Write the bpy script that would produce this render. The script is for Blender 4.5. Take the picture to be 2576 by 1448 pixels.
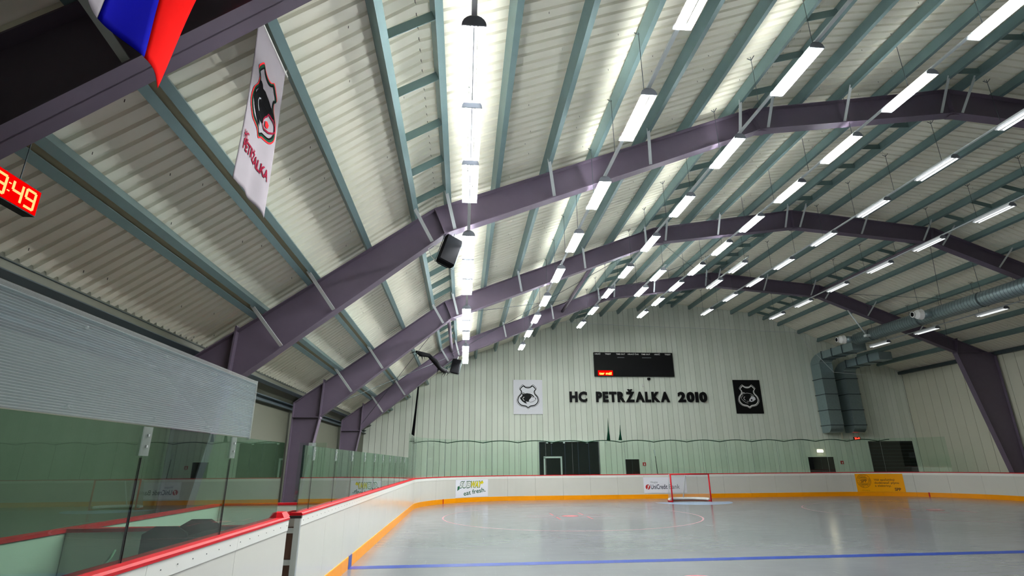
import bpy, bmesh, math, random
from mathutils import Vector, Matrix

for o in list(bpy.data.objects):
    bpy.data.objects.remove(o, do_unlink=True)
random.seed(7)
SC = bpy.context.scene
COL = SC.collection
rad = math.radians

# ------------------------------------------------------------------ camera
# metres: x across the rink, y towards the goal-end wall, z up, ice at z = 0
YAW, PITCH, ROLL = rad(5.1306), rad(18.0862), rad(-0.4555)
fw = Vector((math.sin(YAW) * math.cos(PITCH), math.cos(YAW) * math.cos(PITCH), math.sin(PITCH)))
r0 = Vector((math.cos(YAW), -math.sin(YAW), 0))
u0 = r0.cross(fw)
rt = r0 * math.cos(ROLL) + u0 * math.sin(ROLL)
up = -r0 * math.sin(ROLL) + u0 * math.cos(ROLL)
cd = bpy.data.cameras.new('camera')
cam = bpy.data.objects.new('camera', cd)
COL.objects.link(cam)
cd.sensor_fit = 'HORIZONTAL'
cd.sensor_width = 36.0
cd.lens = 1352.82 / 2576 * 36.0
cd.clip_start = 0.05
cd.clip_end = 300
cam.matrix_world = Matrix(((rt.x, up.x, -fw.x, -10.849), (rt.y, up.y, -fw.y, 0.0), (rt.z, up.z, -fw.z, 1.783), (0, 0, 0, 1)))
SC.camera = cam

# ------------------------------------------------------------------ world, exposure
w = bpy.data.worlds.new('night')
w.use_nodes = True
w.node_tree.nodes['Background'].inputs[0].default_value = (0.02, 0.025, 0.03, 1)
w.node_tree.nodes['Background'].inputs[1].default_value = 0.2
SC.world = w
SC.view_settings.view_transform = 'Standard'
SC.view_settings.look = 'None'
SC.view_settings.gamma = 1.0
SC.view_settings.exposure = 1.25
SC.view_settings.use_curve_mapping = False
SC.cycles.transparent_max_bounces = 32
# radiance of the fluorescent tubes, by lamp row (the rows over the far side burn low)
TUBE = {1: 98, 2: 100, 3: 82, 4: 36, 5: 1.4, 6: 0.6, 7: 0.4}

# ------------------------------------------------------------------ materials
MATS = {}

def srgb(r, g, b):
    f = lambda c: (c / 255 / 12.92) if c / 255 <= 0.04045 else ((c / 255 + 0.055) / 1.055) ** 2.4
    return (f(r), f(g), f(b), 1)

def mat(name, col, rough=0.6, metal=0.0, noise=0.06, scale=6.0, spec=0.5, bump=0.0, bscale=60.0, stretch=None, trans=0.0):
    m = bpy.data.materials.new(name)
    m.use_nodes = True
    nt = m.node_tree
    b = nt.nodes['Principled BSDF']
    b.inputs['Roughness'].default_value = rough
    b.inputs['Metallic'].default_value = metal
    b.inputs['Specular IOR Level'].default_value = spec
    tc = nt.nodes.new('ShaderNodeTexCoord')
    mp = nt.nodes.new('ShaderNodeMapping')
    nt.links.new(tc.outputs['Object'], mp.inputs['Vector'])
    if stretch:
        mp.inputs['Scale'].default_value = stretch
    n = nt.nodes.new('ShaderNodeTexNoise')
    n.inputs['Scale'].default_value = scale
    n.inputs['Detail'].default_value = 5
    nt.links.new(mp.outputs[0], n.inputs['Vector'])
    mx = nt.nodes.new('ShaderNodeMix')
    mx.data_type = 'RGBA'
    mx.inputs[6].default_value = tuple(c * (1 - noise) for c in col[:3]) + (1,)
    mx.inputs[7].default_value = tuple(min(1, c * (1 + noise)) for c in col[:3]) + (1,)
    nt.links.new(n.outputs[0], mx.inputs[0])
    nt.links.new(mx.outputs[2], b.inputs['Base Color'])
    if bump:
        n2 = nt.nodes.new('ShaderNodeTexNoise')
        n2.inputs['Scale'].default_value = bscale
        n2.inputs['Detail'].default_value = 3
        nt.links.new(mp.outputs[0], n2.inputs['Vector'])
        bp = nt.nodes.new('ShaderNodeBump')
        bp.inputs['Strength'].default_value = bump
        bp.inputs['Distance'].default_value = 0.01
        nt.links.new(n2.outputs[0], bp.inputs['Height'])
        nt.links.new(bp.outputs[0], b.inputs['Normal'])
    MATS[name] = m
    return m

def emit(name, col, strength):
    m = bpy.data.materials.new(name)
    m.use_nodes = True
    nt = m.node_tree
    nt.nodes.remove(nt.nodes['Principled BSDF'])
    e = nt.nodes.new('ShaderNodeEmission')
    e.inputs[0].default_value = col if len(col) == 4 else (*col, 1)
    e.inputs[1].default_value = strength
    nt.links.new(e.outputs[0], nt.nodes['Material Output'].inputs[0])
    MATS[name] = m
    return m

def clear(name, tint, ior=1.5, rough=0.0, milk=0.0, milkcol=(0.8, 0.8, 0.8, 1), thru=0.5):
    """thin pane: Fresnel reflection over tinted transmission, optional milkiness"""
    m = bpy.data.materials.new(name)
    m.use_nodes = True
    nt = m.node_tree
    nt.nodes.remove(nt.nodes['Principled BSDF'])
    t = nt.nodes.new('ShaderNodeBsdfTransparent')
    t.inputs[0].default_value = (*tint, 1)
    g = nt.nodes.new('ShaderNodeBsdfGlossy')
    g.inputs['Roughness'].default_value = rough
    f = nt.nodes.new('ShaderNodeFresnel')
    ge_ = nt.nodes.new('ShaderNodeNewGeometry')
    mr = nt.nodes.new('ShaderNodeMapRange')          # same reflectance for both faces of the pane
    mr.inputs[3].default_value = ior
    mr.inputs[4].default_value = 1.0 / ior
    nt.links.new(ge_.outputs['Backfacing'], mr.inputs[0])
    nt.links.new(mr.outputs[0], f.inputs[0])
    base = t
    if milk:
        d = nt.nodes.new('ShaderNodeBsdfDiffuse')
        d.inputs[0].default_value = milkcol
        tl = nt.nodes.new('ShaderNodeBsdfTranslucent')
        tl.inputs[0].default_value = milkcol
        m1 = nt.nodes.new('ShaderNodeMixShader')
        m1.inputs[0].default_value = thru
        nt.links.new(d.outputs[0], m1.inputs[1])
        nt.links.new(tl.outputs[0], m1.inputs[2])
        m2 = nt.nodes.new('ShaderNodeMixShader')
        m2.inputs[0].default_value = milk
        nt.links.new(t.outputs[0], m2.inputs[1])
        nt.links.new(m1.outputs[0], m2.inputs[2])
        base = m2
    mx = nt.nodes.new('ShaderNodeMixShader')
    nt.links.new(f.outputs[0], mx.inputs[0])
    nt.links.new(base.outputs[0], mx.inputs[1])
    nt.links.new(g.outputs[0], mx.inputs[2])
    nt.links.new(mx.outputs[0], nt.nodes['Material Output'].inputs[0])
    MATS[name] = m
    return m

mat('roof', srgb(241, 238, 220), 0.55, noise=0.03, scale=1.5)
mat('steel', srgb(98, 86, 103), 0.55, noise=0.10, scale=5)
mat('galv', srgb(112, 137, 137), 0.42, metal=0.3, noise=0.12, scale=3)
mat('galvdark', srgb(62, 74, 78), 0.5, metal=0.2, noise=0.12, scale=3)
mat('brace', srgb(205, 212, 212), 0.4, metal=0.2)
mat('wallpanel', srgb(226, 232, 220), 0.5, noise=0.05, scale=1.2)
mat('wallpanel2', srgb(218, 225, 212), 0.5, noise=0.05, scale=1.2)
mat('tan', srgb(176, 166, 130), 0.6)
mat('walldark', srgb(66, 78, 70), 0.7)
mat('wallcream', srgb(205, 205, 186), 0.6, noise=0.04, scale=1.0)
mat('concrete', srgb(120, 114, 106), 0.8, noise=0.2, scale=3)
mat('wallbench', srgb(88, 90, 76), 0.6, noise=0.05, scale=1.0)  # wall cream darkened: dimness of the bench side put into the colour
mat('board', srgb(212, 211, 203), 0.16, noise=0.03, scale=2.0, bump=0.02, bscale=4)
mat('boardstrip', srgb(236, 236, 230), 0.2, noise=0.02)
mat('kick', srgb(252, 158, 0), 0.35, spec=0.3, noise=0.05)
mat('red', srgb(200, 6, 26), 0.5, spec=0.3, noise=0.05)
mat('redflag', srgb(228, 8, 4), 0.9, spec=0.05)
mat('blueflag', srgb(4, 4, 150), 0.9, spec=0.05)
mat('inkblack', srgb(6, 6, 8), 0.9, spec=0.03)
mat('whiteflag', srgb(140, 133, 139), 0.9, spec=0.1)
mat('bluepaint', srgb(40, 66, 150), 0.35)
mat('creaseblue', srgb(170, 200, 238), 0.25)
mat('linered', srgb(206, 122, 128), 0.3)
mat('linethin', srgb(196, 150, 156), 0.3)
mat('white', srgb(238, 238, 236), 0.4)
mat('paper', srgb(236, 236, 244), 0.35, noise=0.02)
mat('black', srgb(10, 10, 13), 0.55, spec=0.25)
mat('blackmatte', srgb(12, 12, 15), 0.85, spec=0.1)
mat('darkglass', srgb(18, 26, 32), 0.12)
mat('duct', srgb(150, 168, 172), 0.38, metal=0.7, noise=0.15, scale=8)
mat('ductseam', srgb(70, 82, 86), 0.5, metal=0.4)
mat('rubber', srgb(20, 18, 18), 0.6)
mat('brown', srgb(92, 60, 44), 0.6)
mat('alu', srgb(190, 196, 196), 0.35, metal=0.5)
mat('net', srgb(235, 235, 235), 0.8)
mat('navy', srgb(24, 36, 60), 0.4)
mat('grey', srgb(130, 134, 140), 0.5)
mat('yellow', srgb(252, 170, 0), 0.4, spec=0.3, noise=0.02)
mat('brownink', srgb(104, 66, 10), 0.5)
mat('subyellow', srgb(232, 214, 20), 0.4)
mat('subgreen', srgb(16, 92, 62), 0.4)
mat('crestgreen', srgb(20, 62, 44), 0.9, spec=0.03)
mat('crestred', srgb(216, 40, 44), 0.9, spec=0.03)
mat('maroon', srgb(120, 20, 44), 0.9, spec=0.03)
mat('signred', srgb(190, 30, 34), 0.5)
mat('snow', srgb(225, 230, 232), 0.8, bump=0.4, bscale=30)
mat('reflector', srgb(240, 240, 240), 0.35, noise=0.01)
clear('opal', (0.96, 0.98, 1.0), 1.3, rough=0.2, milk=0.88, milkcol=(0.93, 0.95, 0.97, 1), thru=0.72)
mat('capgrey', srgb(120, 124, 134), 0.5)
mat('pipe', srgb(98, 86, 100), 0.5)
mat('screw', srgb(70, 66, 58), 0.6)
mat('cable', srgb(222, 222, 214), 0.5)
clear('glass', (0.92, 0.985, 0.945), 1.5)
clear('glassdark', (0.56, 0.72, 0.63), 1.5)  # same glass tinted darker to imitate the dim bench side behind it
clear('clip', (0.80, 0.86, 0.86), 1.5, rough=0.15, milk=0.25)
clear('poly', (0.70, 0.78, 0.80), 1.5, rough=0.12, milk=0.3, milkcol=(0.84, 0.88, 0.90, 1))
clear('netting', (0.945, 0.955, 0.945), 1.02)
clear('goalnet', (0.96, 0.96, 0.96), 1.02, milk=0.22, milkcol=(0.85, 0.85, 0.85, 1))
for k, s in TUBE.items():
    emit('tube%d' % k, (0.97, 1.0, 0.99, 1), s)
emit('ledred', (1.0, 0.03, 0.015, 1), 3.0)
emit('ledface', (1.0, 0.0, 0.0, 1), 0.4)
emit('leddot', (1.0, 0.6, 0.2, 1), 0.55)
emit('ledyellow', (1.0, 0.7, 0.1, 1), 1.2)
emit('exitlamp', (1.0, 0.80, 0.58, 1), 4.0)

def ice_material():
    m = bpy.data.materials.new('ice')
    m.use_nodes = True
    nt = m.node_tree
    b = nt.nodes['Principled BSDF']
    b.inputs['IOR'].default_value = 1.34
    tc = nt.nodes.new('ShaderNodeTexCoord')
    def noise(sc, stretch, detail=6):
        mp = nt.nodes.new('ShaderNodeMapping')
        mp.inputs['Scale'].default_value = stretch
        nt.links.new(tc.outputs['Object'], mp.inputs['Vector'])
        n = nt.nodes.new('ShaderNodeTexNoise')
        n.inputs['Scale'].default_value = sc
        n.inputs['Detail'].default_value = detail
        nt.links.new(mp.outputs[0], n.inputs['Vector'])
        return n
    n1 = noise(0.35, (1, 1, 1))
    n2 = noise(5.0, (0.25, 1.6, 1))
    n3 = noise(26.0, (1.0, 0.06, 1), 2)
    cr = nt.nodes.new('ShaderNodeValToRGB')
    cr.color_ramp.elements[0].position = 0.3
    cr.color_ramp.elements[0].color = srgb(120, 123, 128)
    cr.color_ramp.elements[1].position = 0.7
    cr.color_ramp.elements[1].color = srgb(136, 138, 143)
    nt.links.new(n1.outputs[0], cr.inputs[0])
    sc = nt.nodes.new('ShaderNodeValToRGB')
    sc.color_ramp.elements[0].position = 0.66
    sc.color_ramp.elements[0].color = (0, 0, 0, 1)
    sc.color_ramp.elements[1].position = 0.76
    sc.color_ramp.elements[1].color = (0.5, 0.5, 0.5, 1)
    nt.links.new(n3.outputs[0], sc.inputs[0])
    mx = nt.nodes.new('ShaderNodeMix')
    mx.data_type = 'RGBA'
    mx.inputs[7].default_value = srgb(152, 156, 159)
    nt.links.new(sc.outputs[0], mx.inputs[0])
    nt.links.new(cr.outputs[0], mx.inputs[6])
    nt.links.new(mx.outputs[2], b.inputs['Base Color'])
    mr = nt.nodes.new('ShaderNodeMapRange')
    mr.inputs[3].default_value = 0.10
    mr.inputs[4].default_value = 0.26
    nt.links.new(n2.outputs[0], mr.inputs[0])
    nt.links.new(mr.outputs[0], b.inputs['Roughness'])
    bp = nt.nodes.new('ShaderNodeBump')
    bp.inputs['Strength'].default_value = 0.05
    bp.inputs['Distance'].default_value = 0.01
    nt.links.new(n2.outputs[0], bp.inputs['Height'])
    nt.links.new(bp.outputs[0], b.inputs['Normal'])
    MATS['ice'] = m
ice_material()

# ------------------------------------------------------------------ mesh helpers
def wloc(o):
    v = Vector((0, 0, 0))
    while o is not None:
        v += o.location
        o = o.parent
    return v

class MB:
    def __init__(s):
        s.v = []
        s.f = []
    def add(s, vs, fs):
        n = len(s.v)
        s.v += [tuple(p) for p in vs]
        s.f += [tuple(i + n for i in f) for f in fs]
        return s
    def box(s, x0, x1, y0, y1, z0, z1):
        return s.add([(x0, y0, z0), (x1, y0, z0), (x1, y1, z0), (x0, y1, z0), (x0, y0, z1), (x1, y0, z1), (x1, y1, z1), (x0, y1, z1)],
                     [(0, 3, 2, 1), (4, 5, 6, 7), (0, 1, 5, 4), (1, 2, 6, 5), (2, 3, 7, 6), (3, 0, 4, 7)])
    def prism(s, a, b):
        """two matching polygons -> closed solid"""
        n = len(a)
        return s.add(list(a) + list(b), [tuple(range(n))[::-1], tuple(range(n, 2 * n))] + [(i, (i + 1) % n, n + (i + 1) % n, n + i) for i in range(n)])
    def slab(s, quad, th):
        """polygon given a thickness along its own normal"""
        q = [Vector(p) for p in quad]
        n = (q[1] - q[0]).cross(q[2] - q[0]).normalized() * th * 0.5
        return s.prism([p - n for p in q], [p + n for p in q])
    def ypr(s, prof, y0, y1):
        return s.prism([(x, y0, z) for x, z in prof], [(x, y1, z) for x, z in prof])
    def xpr(s, prof, x0, x1):
        return s.prism([(x0, y, z) for y, z in prof], [(x1, y, z) for y, z in prof])
    def bar(s, p, q, wd, ht, upv=(0, 0, 1)):
        p, q = Vector(p), Vector(q)
        d = (q - p).normalized()
        sd = d.cross(Vector(upv))
        if sd.length < 1e-4:
            sd = d.cross(Vector((1, 0, 0)))
        sd.normalize()
        u = sd.cross(d)
        a = [p + sd * (i * wd / 2) + u * (j * ht / 2) for i, j in ((-1, -1), (1, -1), (1, 1), (-1, 1))]
        return s.prism(a, [x + (q - p) for x in a])
    def tube(s, pts, r, n=8, cap=True, radii=None):
        pts = [Vector(p) for p in pts]
        rings = []
        ref = None
        for i, p in enumerate(pts):
            d = (pts[min(i + 1, len(pts) - 1)] - pts[max(i - 1, 0)]).normalized()
            if ref is None:
                ref = d.orthogonal().normalized()
            a = (ref - d * ref.dot(d)).normalized()
            ref = a
            b = d.cross(a)
            rr = radii[i] if radii else r
            rings.append([p + a * (rr * math.cos(2 * math.pi * k / n)) + b * (rr * math.sin(2 * math.pi * k / n)) for k in range(n)])
        vs = [v for rg in rings for v in rg]
        fs = []
        for i in range(len(rings) - 1):
            for k in range(n):
                fs.append((i * n + k, i * n + (k + 1) % n, (i + 1) * n + (k + 1) % n, (i + 1) * n + k))
        if cap:
            fs.append(tuple(range(n))[::-1])
            fs.append(tuple((len(rings) - 1) * n + k for k in range(n)))
        return s.add(vs, fs)
    def build(s, name, m, parent=None, smooth=False, loc=None):
        o = None
        if parent is not None:
            base = wloc(parent)
        elif loc is not None:
            base = Vector(loc)
        else:
            xs = [p[0] for p in s.v]
            ys = [p[1] for p in s.v]
            zs = [p[2] for p in s.v]
            base = Vector(((min(xs) + max(xs)) / 2, (min(ys) + max(ys)) / 2, min(zs)))
        me = bpy.data.meshes.new(name)
        me.from_pydata([(p[0] - base.x, p[1] - base.y, p[2] - base.z) for p in s.v], [], s.f)
        bm = bmesh.new()
        bm.from_mesh(me)
        bmesh.ops.recalc_face_normals(bm, faces=bm.faces)
        bm.to_mesh(me)
        bm.free()
        me.materials.append(MATS[m])
        if smooth:
            for p in me.polygons:
                p.use_smooth = True
        o = bpy.data.objects.new(name, me)
        COL.objects.link(o)
        if parent is not None:
            o.parent = parent
        else:
            o.location = base
        return o

def tag(o, label, cat, group=None):
    o['label'] = label
    o['category'] = cat
    if group:
        o['group'] = group
    return o

def thing(name, loc, label, cat, group=None):
    o = bpy.data.objects.new(name, None)
    COL.objects.link(o)
    o.location = loc
    o.empty_display_size = 0.1
    return tag(o, label, cat, group)

def struct(o, label=None):
    o['kind'] = 'structure'
    if label:
        o['label'] = label
    return o

def sempty(name, loc, label=None):
    o = bpy.data.objects.new(name, None)
    COL.objects.link(o)
    o.location = loc
    return struct(o, label)

def inst(src, parent, loc=(0, 0, 0), name=None):
    c = src.copy()
    if name:
        c.name = name
    COL.objects.link(c)
    c.parent = parent
    c.location = loc
    return c

def copy_tree(root, loc, label=None):
    r = root.copy()
    COL.objects.link(r)
    r.location = loc
    if label:
        r['label'] = label
    for ch in root.children:
        c = ch.copy()
        COL.objects.link(c)
        c.parent = r
    return r

ORD = ['first', 'second', 'third', 'fourth', 'fifth', 'sixth', 'seventh', 'eighth', 'ninth', 'tenth', 'eleventh', 'twelfth']

# text -> (verts2d, faces) , normalised to cap height 1
_tc = {}
def glyphs(body, bold=0.0):
    key = (body, bold)
    if key in _tc:
        return _tc[key]
    cu = bpy.data.curves.new('t', 'FONT')
    cu.body = body
    cu.size = 1.0
    cu.offset = bold
    cu.fill_mode = 'FRONT'
    cu.resolution_u = 3
    ob = bpy.data.objects.new('t', cu)
    COL.objects.link(ob)
    dg = bpy.context.evaluated_depsgraph_get()
    me = bpy.data.meshes.new_from_object(ob.evaluated_get(dg))
    vs = [(v.co.x, v.co.y) for v in me.vertices]
    fs = [tuple(p.vertices) for p in me.polygons]
    bpy.data.objects.remove(ob)
    bpy.data.curves.remove(cu)
    bpy.data.meshes.remove(me)
    _tc[key] = (vs, fs)
    return vs, fs
hv, _ = glyphs('H')
CAP = max(y for x, y in hv) - min(y for x, y in hv)

def text_fit(body, u0, u1, v0, cap, bold=0.0, slant=0.0):
    """text as 2-D verts: spans u0..u1, baseline v0, cap height cap"""
    vs, fs = glyphs(body, bold)
    xa = min(x for x, y in vs)
    xb = max(x for x, y in vs)
    k = (u1 - u0) / (xb - xa)
    return [(u0 + (x - xa) * k + slant * y, v0 + y * cap / CAP) for x, y in vs], fs

def flat(name, uv, fs, fn, m, parent, smooth=False):
    """2-D figure mapped on a surface through fn(u, v) -> (x, y, z)"""
    b = MB()
    b.add([fn(u, v) for u, v in uv], fs)
    return b.build(name, m, parent, smooth)

def ribbon(pts, wd, closed=False):
    n = len(pts)
    L, Rr = [], []
    for i in range(n):
        a = pts[(i - 1) % n] if (closed or i > 0) else pts[i]
        c = pts[(i + 1) % n] if (closed or i < n - 1) else pts[i]
        dx, dy = c[0] - a[0], c[1] - a[1]
        l = math.hypot(dx, dy) or 1
        nx, ny = -dy / l * wd / 2, dx / l * wd / 2
        L.append((pts[i][0] + nx, pts[i][1] + ny))
        Rr.append((pts[i][0] - nx, pts[i][1] - ny))
    vs = L + Rr
    fs = [(i, (i + 1) % n, n + (i + 1) % n, n + i) for i in range(n if closed else n - 1)]
    return vs, fs

def catmull(pts, closed, k=5):
    out = []
    n = len(pts)
    for i in range(n if closed else n - 1):
        p0 = pts[(i - 1) % n] if closed or i > 0 else pts[i]
        p1 = pts[i]
        p2 = pts[(i + 1) % n]
        p3 = pts[(i + 2) % n] if closed or i + 2 < n else p2
        for j in range(k):
            t = j / k
            out.append(tuple(0.5 * (2 * p1[a] + (p2[a] - p0[a]) * t + (2 * p0[a] - 5 * p1[a] + 4 * p2[a] - p3[a]) * t * t + (3 * p1[a] - p0[a] - 3 * p2[a] + p3[a]) * t ** 3) for a in (0, 1)))
    if not closed:
        out.append(pts[-1])
    return out

# ------------------------------------------------------------------ building section
YBACK, YW = -8.0, 30.9
FRAMES = [3.72, 10.69, 17.66, 24.69]
BK = [(-15.3, 3.2), (-11.3, 6.44), (-3.82, 9.41), (1.44, 10.16), (6.95, 9.7), (13.7, 6.95)]      # rafter soffit
TK = [(-16.1, 3.66), (-11.55, 7.03), (-4.05, 9.97), (1.43, 10.88), (7.1, 10.32), (15.8, 6.78)]   # rafter top
def lerp(kn, x):
    for (a, b), (c, d) in zip(kn[:-1], kn[1:]):
        if x <= c:
            break
    return b + (d - b) * (x - a) / (c - a)
T = lambda x: lerp(TK, x)
B = lambda x: lerp(BK, x)
PH = 0.23                                                                                        # purlin height
def facet(x):
    for (a, b), (c, d) in zip(TK[:-1], TK[1:]):
        if x <= c:
            break
    t = Vector((c - a, 0, d - b)).normalized()
    return t, Vector((-t.z, 0, t.x))
XWL, XWR = -16.25, 15.95
RK = []
for i, (x, z) in enumerate(TK):
    xx = XWL - 0.1 if i == 0 else (XWR + 0.1 if i == 5 else x)
    RK.append((xx, T(xx) + PH * (1.26 if i < 2 else 1.11) + 0.005))
RZ = lambda x: lerp(RK, x)

# ------------------------------------------------------------------ ceiling: corrugated sheets, one part for each facet and bay
ceiling = sempty('ceiling', (0, 11, 8), 'cream corrugated sheet roof on steel purlins')
PER = 0.21
PRO = [(0.0, 0.0), (0.115, 0.0), (0.135, 0.034), (0.19, 0.034)]
bays = [YBACK, -3.4, 3.72, 10.69, 17.66, 24.69, YW + 0.1]
for (xa, za), (xb, zb) in zip(RK[:-1], RK[1:]):
    nrm = Vector((-(zb - za), 0, xb - xa)).normalized()
    for y0, y1 in zip(bays[:-1], bays[1:]):
        b = MB()
        k0 = math.ceil(y0 / PER)
        k1 = math.ceil(y1 / PER)
        line = []
        for k in range(k0, k1 + 1):
            for dy, h in PRO:
                line.append((k * PER + dy, h))
                if k == k1:
                    break
        for yy, h in line:
            o = nrm * h
            b.v.append((xa + o.x, yy, za + o.z))
            b.v.append((xb + o.x, yy, zb + o.z))
        b.f = [(2 * i, 2 * i + 1, 2 * i + 3, 2 * i + 2) for i in range(len(line) - 1)]
        b.build('roof_sheet', 'roof', ceiling)
# sheet screws poking through the roof
b = MB()
for i in range(5):
    (xa, za), (xb, zb) = RK[i], RK[i + 1]
    n = max(2, int((xb - xa) / 1.1))
    for k in range(int(2 / PER), int(30 / PER), 2):
        for j in range(n):
            t = (j + 0.5 + random.uniform(-0.28, 0.28)) / n
            x, z, y = xa + (xb - xa) * t, za + (zb - za) * t, k * PER + 0.06 + random.uniform(-0.03, 0.03)
            if random.random() < 0.55:
                b.box(x - 0.0028, x + 0.0028, y - 0.0028, y + 0.0028, z - 0.032, z + 0.004)
b.build('roof_screw', 'screw', ceiling)['kind'] = 'stuff'

# ------------------------------------------------------------------ floor and ice
struct(MB().box(XWL - 0.2, XWR + 0.2, YBACK - 0.2, YW + 0.3, -0.3, -0.06).build('floor', 'concrete'), 'dark concrete floor around the rink')

XL, YE, R1 = -12.88, 29.3, 5.0
XR, R2 = 14.5, 5.1
S1 = YE - R1
S2 = S1 + R1 * math.pi / 2
S3 = S2 + (XR - R2) - (XL + R1)
S4 = S3 + R2 * math.pi / 2
def path(s):
    """board line: point and outward normal at arc length s (s = y on the bench side)"""
    if s < S1:
        return Vector((XL, s, 0)), Vector((-1, 0, 0))
    if s < S2:
        a = (s - S1) / R1
        n = Vector((-math.cos(a), math.sin(a), 0))
        return Vector((XL + R1, YE - R1, 0)) + n * R1, n
    if s < S3:
        return Vector((XL + R1 + s - S2, YE, 0)), Vector((0, 1, 0))
    if s < S4:
        a = (s - S3) / R2
        n = Vector((math.sin(a), math.cos(a), 0))
        return Vector((XR - R2, YE - R2, 0)) + n * R2, n
    return Vector((XR, YE - R2 - (s - S4), 0)), Vector((1, 0, 0))
SEND = S4 + YE - R2 - YBACK
def svals(s0, s1):
    ks = [s0, s1]
    for a, c in ((S1, S2), (S3, S4)):
        n = 28
        ks += [a + (c - a) * i / n for i in range(n + 1)]
    return sorted(k for k in set(ks) if s0 <= k <= s1)
def sweep(mb, s0, s1, prof):
    """profile (outward offset, z) swept along the board line"""
    ks = svals(s0, s1)
    n = len(prof)
    vs = []
    for s in ks:
        p, nn = path(s)
        vs += [p + nn * o + Vector((0, 0, z)) for o, z in prof]
    fs = [tuple(range(n)), tuple((len(ks) - 1) * n + k for k in range(n))[::-1]]
    for i in range(len(ks) - 1):
        for k in range(n):
            fs.append((i * n + k, i * n + (k + 1) % n, (i + 1) * n + (k + 1) % n, (i + 1) * n + k))
    mb.add(vs, fs)
    return mb
def on_board(s_start, off=-0.006):
    return lambda u, v: tuple(path(s_start + u)[0] + path(s_start + u)[1] * off + Vector((0, 0, v)))

outline = [tuple(path(s)[0] + path(s)[1] * 0.05) for s in svals(YBACK, SEND)]
ib = MB()
ib.prism([(x, y, -0.055) for x, y, z in outline], [(x, y, 0.0) for x, y, z in outline])
ice = struct(ib.build('ice_sheet', 'ice', loc=(0, 10, 0)), 'pale grey ice of the rink with painted markings')

G = 26.47
def ring(cx, cy, r, wd, z, a0=0, a1=2 * math.pi, n=96):
    b = MB()
    full = abs(a1 - a0) > 6.2
    for i in range(n + (0 if full else 1)):
        a = a0 + (a1 - a0) * i / n
        for rr in (r - wd / 2, r + wd / 2):
            b.v.append((cx + rr * math.cos(a), cy + rr * math.sin(a), z))
    m = n
    for i in range(m):
        j = (i + 1) % n if full else i + 1
        b.f.append((2 * i, 2 * i + 1, 2 * j + 1, 2 * j))
    return b
def disc(cx, cy, r, z, a0=0, a1=2 * math.pi, n=48):
    b = MB()
    b.v = [(cx + r * math.cos(a0 + (a1 - a0) * i / n), cy + r * math.sin(a0 + (a1 - a0) * i / n), z) for i in range(n + 1)]
    b.f = [tuple(range(n + 1))]
    return b
MB().add([(XL, 10.98, 0.002), (XR, 10.98, 0.002), (XR, 11.28, 0.002), (XL, 11.28, 0.002)], [(0, 1, 2, 3)]).build('blue_line', 'bluepaint', ice)
MB().add([(-11.6, G - 0.025, 0.0015), (13.0, G - 0.025, 0.0015), (13.0, G + 0.025, 0.0015), (-11.6, G + 0.025, 0.0015)], [(0, 1, 2, 3)]).build('goal_line', 'linethin', ice)
disc(0, G, 1.8, 0.001, math.pi, 2 * math.pi).build('goal_crease', 'creaseblue', ice)
for cx in (-7.0, 7.0):
    ring(cx, G - 6, 4.5, 0.06, 0.0015).build('faceoff_circle', 'linethin', ice)
    disc(cx, G - 6, 0.30, 0.002).build('faceoff_spot', 'linered', ice)
    for sx in (-1, 1):
        for sy in (-1, 1):
            x, y = cx + sx * 0.55, G - 6 + sy * 0.75
            MB().box(x - 0.03, x + 0.03, y - 0.45, y + 0.45, 0.0005, 0.002).build('faceoff_mark', 'linered', ice)
            x, y = cx + sx * 0.95, G - 6 + sy * 0.3
            MB().box(x - 0.6, x + 0.6, y - 0.02, y + 0.02, 0.0005, 0.002).build('faceoff_mark', 'linethin', ice)
    disc(cx, 9.38, 0.30, 0.002).build('faceoff_spot', 'linered', ice)

# ------------------------------------------------------------------ walls
wall_end = sempty('wall_end', (0, YW, 0), 'pale green-grey cladding wall behind the goal')
PW = 0.318
n = int(math.ceil((XWR - XWL) / PW))
for i in range(n):
    x0, x1 = XWL + i * PW, min(XWL + (i + 1) * PW - 0.016, XWR)
    zs = [(x0, 0), (x1, 0), (x1, RZ(x1) - 0.01)]
    for kx, kz in RK[1:-1]:
        if x0 < kx < x1:
            zs.append((kx, kz - 0.01))
    zs.append((x0, RZ(x0) - 0.01))
    MB().prism([(x, YW, z - 0.06 if z == 0 else z) for x, z in zs], [(x, YW + 0.05, z - 0.06 if z == 0 else z) for x, z in zs]).build('wall_panel', 'wallpanel' if i % 3 else 'wallpanel2', wall_end)
pr = [(XWL, -0.06), (XWR, -0.06)] + [(x, z - 0.01) for x, z in RK[::-1]]
MB().ypr(pr, YW + 0.03, YW + 0.2).build('backing_sheet', 'walldark', wall_end)
struct(MB().ypr(pr, YBACK - 0.15, YBACK).build('wall_back', 'wallcream'))
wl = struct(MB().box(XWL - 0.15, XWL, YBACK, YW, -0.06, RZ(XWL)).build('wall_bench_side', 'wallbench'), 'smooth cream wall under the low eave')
wr = sempty('wall_right', (XWR, 10, 0), 'dim vertical cladding wall under the high eave')
y = YBACK
while y < YW - 0.1:
    y1 = min(y + 0.6, YW)
    MB().box(XWR, XWR + 0.06, y, y1 - 0.02, -0.06, RZ(XWR) - 0.01).build('wall_panel', 'wallcream', wr)
    y = y1
MB().box(XWR + 0.03, XWR + 0.15, YBACK, YW, -0.06, RZ(XWR) - 0.01).build('backing_sheet', 'walldark', wr)

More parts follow.
